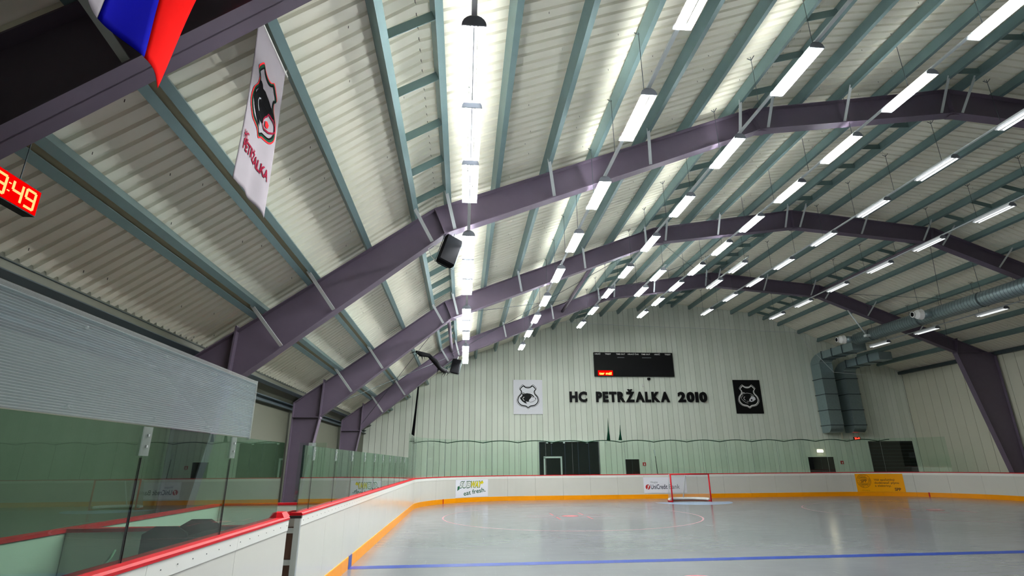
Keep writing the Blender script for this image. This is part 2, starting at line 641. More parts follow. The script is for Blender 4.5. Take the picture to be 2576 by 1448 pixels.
# ------------------------------------------------------------------ purlins
def csec(x, flip=1):
    """C-section outline in the roof plane at x, opening uphill"""
    t, n = facet(x)
    o = Vector((x, 0, T(x)))
    h, w_, l, th = PH, 0.105 * flip, 0.024, 0.007
    tf = th * flip
    loc = [(0, 0), (w_, 0), (w_, l), (w_ - tf, l), (w_ - tf, th), (tf, th), (tf, h - th), (w_ - tf, h - th), (w_ - tf, h - l), (w_, h - l), (w_, h), (0, h)]
    return [((o + t * a + n * c).x, (o + t * a + n * c).z) for a, c in loc]
PURL = {'a': [-12.9], 'b': [-10.25, -9.12, -8.0, -6.84, -5.68], 'c': [-2.75, -1.68, -0.42], 'd': [2.82, 4.15, 5.48], 'e': [8.4, 9.6, 10.8, 12.0, 13.2, 14.4]}
YP1 = YW - 0.02
PLAB = {'a': ('single galvanised roof purlin that carries the banner and the striped flag%.0s', 0),
        'b': ('galvanised roof purlin, %s one past the lowest ladder purlin', 0),
        'c': ('galvanised roof purlin, %s one past the second ladder purlin below the ridge', 0),
        'd': ('galvanised roof purlin, %s one down from the ridge on the duct side', 0),
        'e': ('galvanised roof purlin above the round duct, %s one past the last ladder purlin', 0)}
for k, xs in PURL.items():
    for i, x in enumerate(xs):
        y0 = YBACK + 0.02
        o = MB().ypr(csec(x), y0, YP1).build('purlin', 'galv')
        tag(o, PLAB[k][0] % ORD[i], 'purlin', 'roof purlins')
for x, lab in ((-14.85, 'twin galvanised purlin lowest on the roof, just above the digital clock'), (-13.9, 'twin galvanised purlin between the clock and the white banner')):
    r = thing('twin_purlin', (x, 11, T(x)), lab, 'purlin', 'twin purlins by the low eave')
    MB().ypr(csec(x - 0.115), YBACK + 0.02, YP1).build('rail', 'galv', r)
    MB().ypr(csec(x + 0.115, -1), YBACK + 0.02, YP1).build('rail', 'galv', r)
    t, n_ = facet(x)
    q = [Vector((x, 0, T(x))) + t * a + n_ * c for a, c in ((-0.105, PH * 0.42), (0.105, PH * 0.42), (0.105, PH * 0.42 + 0.006), (-0.105, PH * 0.42 + 0.006))]
    MB().ypr([(p.x, p.z) for p in q], YBACK + 0.02, YP1).build('closing_strip', 'tan', r)  # added strip, coloured like the shaded roof between the rails
LAD = [(-11.95, -11.3, 'ladder purlin of two rails and cross plates over the black loudspeakers', 0),
       (-4.55, -3.7, 'ladder purlin of two rails and cross plates midway up to the ridge', 1),
       (1.0, 1.72, 'ladder purlin of two rails and cross plates along the roof ridge', 2),
       (6.62, 7.5, 'ladder purlin of two rails and cross plates at the bend past the ridge', 3)]
for xa, xb, lab, k in LAD:
    r = thing('ladder_purlin', ((xa + xb) / 2, 11, T((xa + xb) / 2)), lab, 'purlin', 'ladder purlins at the bends of the roof')
    MB().ypr(csec(xa), YBACK + 0.02, YP1).build('rail', 'galv', r)
    MB().ypr(csec(xb), YBACK + 0.02, YP1).build('rail', 'galv', r)
    y = 1.0
    while y < YW - 0.5:
        if min(abs(y - f) for f in FRAMES) > 0.35:
            za, zb = T(xa) + 0.02, T(xb) + 0.02
            MB().slab([(xa + 0.02, y, za), (xb + 0.02, y, zb), (xb + 0.02, y + 0.01, zb + 0.17), (xa + 0.02, y + 0.01, za + 0.17)], 0.008).build('cross_plate', 'galv', r)
        y += 1.12
eb = MB().ypr(csec(-15.95), YBACK + 0.02, YP1).build('eave_beam', 'galvdark')
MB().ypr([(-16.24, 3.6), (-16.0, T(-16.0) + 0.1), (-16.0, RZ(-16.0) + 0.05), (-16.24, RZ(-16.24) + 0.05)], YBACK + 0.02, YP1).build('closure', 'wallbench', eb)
tag(eb, 'dark steel eave beam along the top of the smooth cream wall', 'beam')
tag(MB().ypr([(-16.24, 3.40), (-16.12, 3.40), (-16.12, 3.43), (-16.22, 3.44), (-16.22, 3.53), (-16.12, 3.54), (-16.12, 3.57), (-16.24, 3.57)], 4.0, YP1).build('wall_girt', 'galvdark'), 'grey steel girt running along the smooth cream wall', 'beam')
tag(MB().ypr([(15.7, 6.80), (15.94, 6.80), (15.94, 7.0), (15.8, 7.0), (15.7, 6.95)], YBACK + 0.02, YP1).build('eave_beam', 'galvdark'), 'dark steel eave beam at the high cladding wall past the duct', 'beam')

# ------------------------------------------------------------------ portal frames
FLAB = ['violet-brown steel roof frame above the striped flag', 'violet-brown steel roof frame carrying the loudspeaker nearer the bench',
        'violet-brown steel roof frame, second from the lettered wall, with no loudspeaker', 'violet-brown steel roof frame nearest the lettered wall with the tied black net']
FLY = [-14.85, -13.9, -11.95, -11.3, -9.12, -6.84, -4.55, -3.7, -1.68, 1.0, 1.72, 4.15, 6.62, 7.5, 9.6, 12.0]
FW = 0.26
for yf, lab in zip(FRAMES, FLAB):
    r = thing('portal_frame', (0, yf, 0), lab, 'steel frame', 'roof frames')
    segs = []
    for i in range(5):
        b0, b1, t0, t1 = BK[i], BK[i + 1], TK[i], TK[i + 1]
        if i == 0:
            t0 = (-15.27, T(-15.27))
        if i == 4:
            t1 = (13.9, T(13.9))
        MB().prism([(p[0], yf - 0.008, p[1]) for p in (b0, b1, t1, t0)], [(p[0], yf + 0.008, p[1]) for p in (b0, b1, t1, t0)]).build('web', 'steel', r)
        MB().prism([(b0[0], yf - FW / 2, b0[1]), (b1[0], yf - FW / 2, b1[1]), (b1[0], yf - FW / 2, b1[1] + 0.022), (b0[0], yf - FW / 2, b0[1] + 0.022)],
                   [(b0[0], yf + FW / 2, b0[1]), (b1[0], yf + FW / 2, b1[1]), (b1[0], yf + FW / 2, b1[1] + 0.022), (b0[0], yf + FW / 2, b0[1] + 0.022)]).build('bottom_flange', 'steel', r)
        MB().prism([(t0[0], yf - FW / 2, t0[1] - 0.028), (t1[0], yf - FW / 2, t1[1] - 0.028), (t1[0], yf - FW / 2, t1[1] - 0.006), (t0[0], yf - FW / 2, t0[1] - 0.006)],
                   [(t0[0], yf + FW / 2, t0[1] - 0.028), (t1[0], yf + FW / 2, t1[1] - 0.028), (t1[0], yf + FW / 2, t1[1] - 0.006), (t0[0], yf + FW / 2, t0[1] - 0.006)]).build('top_flange', 'steel', r)
    for i in (1, 2, 3, 4):
        bx, bz = BK[i]
        tx, tz = TK[i]
        MB().slab([(bx, yf - 0.125, bz - 0.02), (bx, yf + 0.125, bz - 0.02), (tx, yf + 0.125, tz - 0.01), (tx, yf - 0.125, tz - 0.01)], 0.03).build('stiffener', 'steel', r)
        MB().prism([(bx - 0.13, yf - 0.1, bz - 0.05 - 0.4 * 0.0), (bx + 0.13, yf - 0.1, bz - 0.03), (bx, yf - 0.1, bz + 0.03)], [(bx - 0.13, yf + 0.1, bz - 0.05), (bx + 0.13, yf + 0.1, bz - 0.03), (bx, yf + 0.1, bz + 0.03)]).build('splice_plate', 'steel', r)
    # columns with haunched heads
    colL = [(-16.14, -0.06), (-15.84, -0.06), (-15.3, 3.2), (-15.27, T(-15.27) - 0.01), (-16.12, 3.64)]
    colR = [(15.8, -0.06), (15.3, -0.06), (13.72, 6.93), (13.92, T(13.92) - 0.01), (15.8, 6.77)]
    for cp in (colL, colR):
        MB().ypr(cp, yf - 0.008, yf + 0.008).build('column_web', 'steel', r)
        for a, c in ((0, 4), (1, 2), (4, 3)):
            p, q = cp[a], cp[c]
            MB().slab([(p[0], yf - FW / 2, p[1]), (p[0], yf + FW / 2, p[1]), (q[0], yf + FW / 2, q[1]), (q[0], yf - FW / 2, q[1])], 0.022).build('column_flange', 'steel', r)
        p, q = cp[2], cp[3]
        MB().slab([(p[0], yf - FW / 2 - 0.01, p[1] - 0.05), (p[0], yf + FW / 2 + 0.01, p[1] - 0.05), (q[0], yf + FW / 2 + 0.01, q[1] + 0.1), (q[0], yf - FW / 2 - 0.01, q[1] + 0.1)], 0.035).build('end_plate', 'steel', r)
        MB().slab([(cp[4][0], yf - FW / 2, cp[2][1]), (cp[2][0], yf - FW / 2, cp[2][1]), (cp[2][0], yf + FW / 2, cp[2][1]), (cp[4][0], yf + FW / 2, cp[2][1])], 0.02).build('stiffener', 'steel', r)
    for x in FLY:
        if x < -15:
            continue
        t, nn = facet(x)
        p = Vector((x, yf - 0.62, T(x) + 0.06))
        q = Vector((x, yf - 0.09, B(x) + 0.04)) - Vector((nn.x, 0, 0)) * (T(x) - B(x)) * 0.75
        q.z = B(q.x) + 0.05
        MB().bar(p, q, 0.012, 0.07, (1, 0, 0)).build('fly_brace', 'brace', r)

# struts and bracing between the two far frames
for x, z, lab in ((-11.45, 6.75, 'violet tube strut between the two far frames behind the far loudspeaker'), (-6.2, 8.75, 'violet tube strut between the two far frames over the bright lamp row'), (7.05, 9.95, 'violet tube strut between the two far frames by the roof bend above the duct')):
    o = MB().tube([(x, FRAMES[2] + 0.02, z), (x, FRAMES[3] - 0.02, z)], 0.07, 14).build('tube_strut', 'pipe', smooth=True)
    tag(o, lab, 'strut', 'tube struts between the frames')
def cablex(pts, lab):
    o = MB().tube(pts, 0.009, 5).build('brace_cable', 'ductseam')
    tag(o, lab, 'cable', 'wind bracing cables under the roof')
for i, (xa, xb) in enumerate(((-11.4, -4.0), (-3.9, 1.4), (7.0, 13.4), (-15.3, -11.6))):
    nm = ['between the first and second ladder purlins', 'on the ridge side of the bright lamps', 'beside the round duct', 'at the low eave'][i]
    cablex([(xa, FRAMES[2] + 0.1, B(xa) + 0.25), (xb, FRAMES[3] - 0.1, B(xb) + 0.25)], 'thin bracing cable rising diagonally away ' + nm)
    cablex([(xb, FRAMES[2] + 0.1, B(xb) + 0.25), (xa, FRAMES[3] - 0.1, B(xa) + 0.25)], 'thin bracing cable falling diagonally away ' + nm)

# ------------------------------------------------------------------ lamps
def fixture_proto(row):
    r = thing('light_fixture', (0, 0, 0), 'x', 'lamp')
    L = 0.63
    for s in (-1, 1):
        MB().ypr([(s * 0.062, 0.075), (s * 0.125, 0.0), (s * 0.128, 0.002), (s * 0.066, 0.079)], -L, L).build('reflector_wing', 'opal', r)
    MB().ypr([(-0.034, 0.05), (0.034, 0.05), (0.034, 0.115), (-0.034, 0.115)], -L, L).build('spine', 'reflector', r)
    MB().ypr([(-0.008, 0.006), (0.008, 0.006), (0.02, 0.05), (-0.02, 0.05)], -L + 0.03, L - 0.03).build('keel', 'reflector', r)
    for s in (-1, 1):
        pts = [(0.13 * math.cos(a), 0.0 + 0.13 * math.sin(a)) for a in [math.pi * k / 10 for k in range(11)]]
        MB().ypr(pts, s * L - 0.008, s * L + 0.008).build('end_cap', 'capgrey' if s < 0 else 'opal', r)
        MB().tube([(s * 0.07, -L + 0.03, 0.03 if row == 1 else 0.0), (s * 0.07, L - 0.03, 0.03 if row == 1 else 0.0)], 0.02, 8).build('tube', 'tube%d' % row, r)
    return r
ROWS = {1: (-10.82, 6.13, [5.13, 6.5, 7.89, 10.6, 11.95, 13.3, 15.95, 17.35, 18.85, 21.25, 22.55, 23.85]),
        2: (-8.07, 7.22, [4.85, 7.44, 10.15, 12.74, 15.3, 18.0, 20.5, 23.0, 25.9]),
        3: (-5.0, 8.44, [4.85, 7.55, 10.22, 12.88, 15.5, 18.2, 20.8, 23.45, 26.1]),
        4: (-1.49, 9.24, [6.7, 8.88, 11.07, 13.32, 15.5, 17.65, 19.92, 22.1, 24.48, 26.84]),
        5: (2.34, 9.59, [9.8, 12.33, 14.8, 17.34, 19.95, 22.3, 24.7, 27.4]),
        6: (6.02, 9.28, [14.3, 16.85, 19.3, 21.9, 24.5, 26.9]),
        7: (10.79, 7.55, [19.6, 22.9, 25.9])}
RLAB = {1: 'row straight over the bench boards', 2: 'row next to the one over the boards', 3: 'row under the second ladder purlin', 4: 'row just before the ridge',
        5: 'row just past the ridge', 6: 'row at the roof bend past the ridge', 7: 'row beside the round duct'}
for row, (x, z, ys) in ROWS.items():
    proto = None
    track = thing('light_track', (x, ys[0], z + 0.12), 'thin pale metal track for the lamp ' + RLAB[row], 'track', 'lamp tracks')
    y0 = ys[0] - (3.5 if row in (1, 2, 3, 4) else 1.6)
    MB().box(x - 0.03, x + 0.03, y0, ys[-1] + 0.7, z + 0.118, z + 0.15).build('rail', 'brace', track)
    yy = y0 + 0.4
    while yy < ys[-1] + 0.6:
        ry = T(x) + PH
        wi = MB().tube([(x, yy, z + 0.15), (x, yy, T(x) + PH * 1.1)], 0.006, 5).build('wire', 'ductseam', track)
        MB().bar((x - 0.0, yy, T(x) + PH * 0.75), (x - 0.05, yy + 0.05, T(x) + PH * 1.1), 0.012, 0.012).build('hook', 'ductseam', wi)
        MB().bar((x - 0.0, yy, T(x) + PH * 0.75), (x + 0.05, yy - 0.05, T(x) + PH * 1.1), 0.012, 0.012).build('hook', 'ductseam', wi)
        yy += 1.3 if row == 1 else 1.75
    for i, y in enumerate(ys):
        lab = '%s white trough lamp from the clock end, %s' % (ORD[i], RLAB[row])
        if proto is None:
            proto = fixture_proto(row)
            proto.location = (x, y, z)
            f = proto
        else:
            f = copy_tree(proto, (x, y, z))
        f['label'] = lab
        f['group'] = 'trough lamps under the roof'
EX = [(-3.35, 8.75, 4, [19.35, 21.45]), (0.25, 9.35, 5, [19.85, 22.0])]
for (x, z, row, ys), nm in zip(EX, ('between the second ladder purlin and the ridge', 'under the ridge')):
    f = fixture_proto(row)
    f.location = (x, ys[0], z)
    g = copy_tree(f, (x, ys[1], z))
    for q, a in ((f, 'farther from'), (g, 'nearer to')):
        q['label'] = 'pair lamp %s, %s the lettered wall' % (nm, a)
        q['group'] = 'trough lamps under the roof'
    t = thing('light_track', (x, ys[0], z + 0.12), 'short metal track of the lamp pair ' + nm, 'track', 'lamp tracks')
    MB().box(x - 0.03, x + 0.03, ys[0] - 0.9, ys[1] + 0.8, z + 0.118, z + 0.15).build('rail', 'brace', t)
    for yy in (ys[0] - 0.6, ys[1] + 0.5):
        MB().tube([(x, yy, z + 0.15), (x, yy, T(x) + PH * 1.1)], 0.006, 5).build('wire', 'ductseam', t)

# ------------------------------------------------------------------ rink boards
PBOARD = [(0.0, 0.0), (0.0, 1.18), (0.14, 1.18), (0.14, 0.0)]
PKICK = [(-0.012, 0.0), (-0.012, 0.205), (0.004, 0.21), (0.004, 0.0)]
PSTRIP = [(-0.008, 1.06), (-0.012, 1.18), (0.004, 1.18), (0.004, 1.06)]
PRAIL = [(-0.02, 1.18), (-0.02, 1.20), (-0.005, 1.215), (0.165, 1.215), (0.18, 1.20), (0.18, 1.18)]
def boards(name_label, s0, s1, mod, base, grp='rink boards'):
    p, n_ = path((s0 + s1) / 2)
    r = thing('dasher_boards', (p.x, p.y, 0), name_label, 'rink boards', grp)
    k = max(1, round((s1 - s0) / mod))
    for i in range(k):
        a, c = s0 + (s1 - s0) * i / k, s0 + (s1 - s0) * (i + 1) / k
        bpn = sweep(MB(), a + 0.003, c - 0.003, PBOARD).build('board_panel', 'board', r)
        sweep(MB(), a + 0.002, c - 0.002, PKICK).build('kick_plate', 'kick', bpn)
        sweep(MB(), a + 0.002, c - 0.002, PSTRIP).build('top_strip', 'boardstrip', bpn)
    rails = [s0] + [q for q in (S1, S2, S3, S4) if s0 < q < s1] + [s1]
    for a, c in zip(rails[:-1], rails[1:]):
        sweep(MB(), a, c, PRAIL).build('cap_rail', 'red', r)
    return r
GATE0, GATE1 = 7.06, 7.58
bn = boards('white rink boards with red cap rail under the glass and ribbed plastic screen', YBACK + 0.05, GATE0, 1.45, 0)
bf = boards('white rink boards with red cap rail running from the open gate to the corner', GATE1, S1, 1.4, 0)
be = boards('white rink boards around the corners and behind the goal with pasted adverts', S1, S4, 1.43, 0)
brr = boards('white rink boards along the dim far side past the yellow advert', S4, SEND - 0.05, 2.8, 0)
# painted marks on the kick plates
for s, m, wd in ((11.13, 'bluepaint', 0.3), (27.74, 'red', 0.06), (53.64, 'red', 0.06)):
    par = bf if s < S1 else be
    sweep(MB(), s - wd / 2, s + wd / 2, [(-0.016, 0.002), (-0.016, 0.215), (-0.008, 0.215), (-0.008, 0.002)]).build('line_mark', m, par)
# strip screws
for par, sa, sz in ((bn, 2.4, GATE0 - 0.05), (bf, GATE1 + 0.1, S1)):
    b = MB()
    q = sa
    while q < sz:
        b.box(XL + 0.008, XL + 0.014, q - 0.0035, q + 0.0035, 1.115, 1.122)
        q += 0.23
    b.build('strip_screw', 'ductseam', par)['kind'] = 'stuff'
# rail stop at the gate and the open end frame of the far section
MB().prism([(XL + 0.01, GATE0 - 0.2, 1.215), (XL - 0.16, GATE0 - 0.2, 1.215), (XL - 0.16, GATE0 + 0.02, 1.215), (XL + 0.01, GATE0 + 0.02, 1.215)],
           [(XL - 0.03, GATE0 - 0.17, 1.27), (XL - 0.13, GATE0 - 0.17, 1.27), (XL - 0.13, GATE0 + 0.0, 1.27), (XL - 0.03, GATE0 + 0.0, 1.27)]).build('rail_stop', 'red', bn)
for x in (XL - 0.02, XL - 0.19):
    MB().box(x - 0.035, x + 0.035, GATE1 - 0.06, GATE1 - 0.005, 0.0, 1.15).build('end_post', 'alu', bf)
for z in (0.22, 0.62, 0.98):
    MB().box(XL - 0.155, XL - 0.055, GATE1 - 0.045, GATE1 - 0.012, z, z + 0.06).build('cross_bar', 'alu', bf)
MB().box(XL - 0.2, XL - 0.02, GATE1 - 0.005, GATE1 + 0.02, 0.0, 1.05).build('infill', 'brown', bf)
MB().box(XL - 0.2, XL + 0.02, GATE1 - 0.05, GATE1 - 0.002, 1.15, 1.18).build('end_block', 'rubber', bf)
MB().box(XL - 0.22, XL - 0.14, GATE1 - 0.05, GATE1 + 0.4, 1.17, 1.215).build('cap_rail', 'red', bf)
tag(MB().box(XL - 0.22, XL + 0.05, GATE0 + 0.02, GATE1 - 0.06, -0.06, 0.06).build('gate_sill', 'brown'), 'dark brown sill in the open gate of the boards', 'sill')
sb = MB()
for i in range(9):
    a = random.uniform(0, 6.28)
    cx, cy, rr = XL - 0.1 + random.uniform(-0.07, 0.05), 7.3 + random.uniform(-0.15, 0.12), random.uniform(0.05, 0.1)
    h = random.uniform(0.2, 0.42)
    k = 7
    ringp = [(cx + rr * math.cos(a + 6.283 * j / k) * random.uniform(0.7, 1.2), cy + rr * math.sin(a + 6.283 * j / k), 0.05) for j in range(k)]
    sb.add(ringp + [(cx + 0.02, cy, h)], [(j, (j + 1) % k, k) for j in range(k)] + [tuple(range(k))])
tag(sb.build('snow_heap', 'snow'), 'small white heap of scraped snow in the open gate', 'snow')

# ------------------------------------------------------------------ glass on the boards
def panes(label, cuts, z0, z1, off, clips=True, grp='glass screens on the boards', gm='glass'):
    p, n_ = path((cuts[0] + cuts[-1]) / 2)
    r = thing('glass_screen', (p.x, p.y, z0), label, 'glass screen', grp)
    for a, c in zip(cuts[:-1], cuts[1:]):
        sweep(MB(), a + 0.006, c - 0.006, [(off, z0), (off, z1), (off + 0.012, z1), (off + 0.012, z0)]).build('pane', gm, r)
    if clips:
        for a in cuts[1:-1]:
            pc = sweep(MB(), a - 0.05, a + 0.05, [(off - 0.012, z1 - 0.19), (off - 0.012, z1 - 0.005), (off - 0.004, z1 - 0.005), (off - 0.004, z1 - 0.19)]).build('pane_clip', 'clip', r)
            for z in (z1 - 0.06, z1 - 0.13):
                sweep(MB(), a - 0.008, a + 0.008, [(off - 0.022, z - 0.008), (off - 0.022, z + 0.008), (off - 0.012, z + 0.008), (off - 0.012, z - 0.008)]).build('clip_bolt', 'alu', pc)
            sweep(MB(), a - 0.0025, a + 0.0025, [(off - 0.002, z0), (off - 0.002, z1 - 0.2), (off + 0.014, z1 - 0.2), (off + 0.014, z0)]).build('joint', 'rubber', r)
    return r
GO = 0.07
gn = panes('clear glass panes below the ribbed plastic screen beside the bench', [-0.35, 1.05, 2.47, 3.4 + 0.5, 5.33, 6.84], 1.205, 2.04, GO, gm='glassdark')
gf = panes('row of low clear glass panes from the open gate to the corner', [7.64] + [8.18 + 1.4 * i for i in range(11)], 1.205, 2.04, GO, gm='glassdark')
cut = [22.18]
while cut[-1] < 54.5:
    cut.append(cut[-1] + 1.42)
ge = panes('tall greenish glass panes round the corners and behind the goal', cut, 1.205, 2.95, GO, clips=False)
for a in cut[1:-1]:
    sweep(MB(), a - 0.006, a + 0.006, [(GO - 0.004, 1.21), (GO - 0.004, 2.94), (GO + 0.016, 2.94), (GO + 0.016, 1.21)]).build('joint', 'clip', ge)
# loose narrow pane and its clip standing in the gate opening
gp = thing('gate_pane', (XL - GO - 0.35, 9.6, 1.2), 'narrow glass pane with square clip above the bench partition', 'glass screen')
MB().box(XL - 0.75, XL - 0.3, 9.86, 9.872, 1.24, 2.15).build('pane', 'glass', gp)
MB().box(XL - 0.60, XL - 0.48, 9.845, 9.855, 1.95, 2.15).build('pane_clip', 'clip', gp)

# ribbed plastic screen over the near glass
ps = thing('plastic_screen', (XL - GO, 2.7, 2.04), 'milky ribbed plastic screen fixed above the bench glass', 'plastic screen')
x0 = XL - GO
sb = MB()
NR = 38
z0, z1 = 2.045, 2.575
for i in range(NR):
    za = z0 + (z1 - z0) * i / NR
    zb = z0 + (z1 - z0) * (i + 1) / NR
    zc = (za + zb) / 2
    sb.prism([(x0 - 0.008, -0.4, za), (x0 + 0.001, -0.4, za + 0.001), (x0 + 0.006, -0.4, zc), (x0 + 0.001, -0.4, zb - 0.001), (x0 - 0.008, -0.4, zb)],
             [(x0 - 0.008, 5.69, za), (x0 + 0.001, 5.69, za + 0.001), (x0 + 0.006, 5.69, zc), (x0 + 0.001, 5.69, zb - 0.001), (x0 - 0.008, 5.69, zb)])
sb.build('ribbed_sheet', 'poly', ps)['kind'] = 'stuff'
MB().box(x0 - 0.012, x0 + 0.012, -0.4, 5.69, 2.565, 2.595).build('edge_strip', 'clip', ps)
MB().box(x0 - 0.012, x0 + 0.012, 5.68, 5.70, 2.03, 2.6).build('edge_strip', 'clip', ps)
for y in (3.1, 3.95, 4.75, 5.45):
    for z in (2.09, 2.52):
        MB().tube([(x0 + 0.004, y, z), (x0 + 0.014, y, z)], 0.010, 10).build('screw_cap', 'clip', ps)

# ------------------------------------------------------------------ bench enclosure behind the glass
def lowwall(label, x0, x1, y0, y1):
    r = thing('bench_partition', ((x0 + x1) / 2, (y0 + y1) / 2, 0), label, 'partition', 'white partitions around the bench')
    MB().box(x0, x1, y0, y1, -0.06, 1.16).build('panel', 'board', r)
    MB().box(x0 - 0.012, x1 + 0.012, y0 - 0.012, y1 + 0.012, 1.16, 1.195).build('cap_rail', 'red', r)
lowwall('long white back partition of the bench with red cap rail', -14.9, -14.8, 0.5, 9.85)
lowwall('white cross partition with red cap rail beside the black crate', -14.79, -13.15, 6.25, 6.35)
lowwall('white cross partition with red cap rail seen through the open gate', -14.79, -13.15, 9.85, 9.95)
bench = thing('bench', (-13.45, 4.6, 0), 'grey ledge bench behind the near boards', 'bench')
MB().box(-13.75, -13.12, 3.2, 6.2, 0.90, 0.95).build('seat', 'grey', bench)
for y in (3.3, 4.7, 6.1):
    MB().box(-13.7, -13.15, y - 0.03, y + 0.03, -0.06, 0.9).build('leg', 'galvdark', bench)
cr = thing('plastic_crate', (-13.42, 5.55, 0.95), 'black slatted plastic crate standing on the bench behind glass', 'crate')
cx0, cx1, cy0, cy1, cz = -13.58, -13.2, 5.3, 5.98, 0.95
MB().box(cx0, cx1, cy0, cy1, cz, cz + 0.03).build('base', 'black', cr)
for y in (cy0, cy1 - 0.02):
    MB().prism([(cx0, y, cz + 0.03), (cx1, y, cz + 0.03), (cx1, y, cz + 0.28), (cx1 - 0.1, y, cz + 0.34), (cx0 + 0.1, y, cz + 0.34), (cx0, y, cz + 0.28)],
               [(cx0, y + 0.02, cz + 0.03), (cx1, y + 0.02, cz + 0.03), (cx1, y + 0.02, cz + 0.28), (cx1 - 0.1, y + 0.02, cz + 0.34), (cx0 + 0.1, y + 0.02, cz + 0.34), (cx0, y + 0.02, cz + 0.28)]).build('end_wall', 'black', cr)
for x in (cx0, cx1 - 0.015):
    for z in (0.03, 0.20):
        MB().box(x, x + 0.015, cy0, cy1, cz + z, cz + z + 0.06).build('side_band', 'black', cr)
    k = 18
    for i in range(k):
        y = cy0 + 0.03 + (cy1 - cy0 - 0.06) * i / (k - 1)
        MB().box(x + 0.002, x + 0.012, y - 0.01, y + 0.01, cz + 0.08, cz + 0.21).build('slat', 'black', cr)
tag(MB().tube([(-13.2, 3.85, 1.0), (-13.14, 3.95, 1.12), (-13.1, 4.05, 1.22), (-13.12, 4.12, 1.26), (-13.18, 4.14, 1.18), (-13.2, 4.13, 0.96)], 0.007, 6).build('cable', 'cable', smooth=True), 'loop of white cable lying behind the near glass', 'cable')

# ------------------------------------------------------------------ adverts on the end boards
def plate(name, s0, u0, u1, v0, v1, m, par, off=-0.017):
    ks = 24
    f = on_board(s0, off)
    vs = []
    for i in range(ks + 1):
        u = u0 + (u1 - u0) * i / ks
        vs += [f(u, v0), f(u, v1)]
    b = MB()
    b.add(vs, [(2 * i, 2 * i + 2, 2 * i + 3, 2 * i + 1) for i in range(ks)])
    return b.build(name, m, par)
ad = thing('board_advert', tuple(path(29.5)[0] + Vector((0, 0, 0.22))), 'white advert with yellow lettering pasted on the corner boards', 'advert', 'adverts on the boards')
plate('sheet', 28.55, 0, 1.9, 0.225, 1.05, 'paper', ad)
f2, f3, f4 = on_board(28.66, -0.021), on_board(28.66, -0.024), on_board(28.66, -0.027)
def rot2(vs, a, c):
    ca, sa = math.cos(a), math.sin(a)
    return [(c[0] + (u - c[0]) * ca - (v - c[1]) * sa, c[1] + (u - c[0]) * sa + (v - c[1]) * ca) for u, v in vs]
vs, fs = text_fit('SUB', 0.11, 0.79, 0.675, 0.285, 0.06, 0.12)
flat('lettering_edge', vs, fs, f2, 'subgreen', ad)
vs, fs = text_fit('SUB', 0.13, 0.77, 0.695, 0.25, 0.02, 0.12)
flat('lettering', vs, fs, f3, 'white', ad)
vs, fs = text_fit('WAY', 0.75, 1.41, 0.675, 0.285, 0.06, 0.12)
flat('lettering_edge', vs, fs, f2, 'subgreen', ad)
vs, fs = text_fit('WAY', 0.77, 1.39, 0.695, 0.25, 0.03, 0.12)
flat('lettering', vs, fs, f3, 'subyellow', ad)
flat('arrow', [(0.02, 0.74), (0.0, 0.54), (0.16, 0.63), (0.12, 0.66), (0.16, 0.74), (0.1, 0.76)], [(0, 1, 2, 3, 4, 5)], f2, 'subgreen', ad)
flat('arrow', [(1.40, 0.86), (1.37, 0.92), (1.48, 1.0), (1.55, 0.86), (1.48, 0.86), (1.46, 0.8)], [(0, 1, 2, 3, 4, 5)], f2, 'subyellow', ad)
vs, fs = text_fit('eat fresh.', 0.40, 1.66, 0.305, 0.20, 0.012)
flat('lettering', rot2(vs, 0.13, (0.4, 0.4)), fs, f2, 'subgreen', ad)

ad = thing('board_advert', tuple(path(39.8)[0] + Vector((0, 0, 0.25))), 'white bank advert pasted on the boards behind the goal', 'advert', 'adverts on the boards')
plate('sheet', 38.66, 0, 2.32, 0.27, 1.05, 'paper', ad)
f2, f3 = on_board(38.76, -0.021), on_board(38.76, -0.024)
k = 28
flat('disc', [(0.12 + 0.125 * math.cos(6.2832 * i / k), 0.57 + 0.125 * math.sin(6.2832 * i / k)) for i in range(k)], [tuple(range(k))], f2, 'signred', ad)
flat('slash', [(0.06, 0.44), (0.10, 0.44), (0.20, 0.66), (0.10, 0.64), (0.10, 0.60), (0.13, 0.60)], [(0, 1, 2, 3, 4, 5)], f3, 'white', ad)
vs, fs = text_fit('UniCredit', 0.28, 1.17, 0.47, 0.22, 0.012)
flat('lettering', vs, fs, f2, 'navy', ad)
vs, fs = text_fit('Bank', 1.26, 1.84, 0.47, 0.22, 0.0)
flat('lettering', vs, fs, f2, 'navy', ad)
vs, fs = text_fit('Vitajte', 0.26, 0.66, 0.76, 0.10)
flat('lettering', vs, fs, f2, 'grey', ad)

ad = thing('board_advert', tuple(path(51.5)[0] + Vector((0, 0, 0.22))), 'yellow advert with round stamp pasted on the far corner boards', 'advert', 'adverts on the boards')
plate('sheet', 50.42, 0, 2.25, 0.212, 1.12, 'yellow', ad)
f2 = on_board(50.42, -0.022)
cc = (0.40, 0.76)
for rr, wd in ((0.345, 0.014), (0.225, 0.012)):
    vs, fs = ribbon([(cc[0] + rr * math.cos(6.2832 * i / 48), cc[1] + rr * math.sin(6.2832 * i / 48)) for i in range(48)], wd, True)
    flat('stamp_ring', vs, fs, f2, 'brownink', ad)
for v in (0.12, 0.145, 0.17, 0.19, -0.12, -0.145, -0.17, -0.19):
    h = math.sqrt(max(0, 0.215 ** 2 - v * v))
    flat('stamp_line', [(cc[0] - h, cc[1] + v - 0.005), (cc[0] + h, cc[1] + v - 0.005), (cc[0] + h, cc[1] + v + 0.005), (cc[0] - h, cc[1] + v + 0.005)], [(0, 1, 2, 3)], f2, 'brownink', ad)
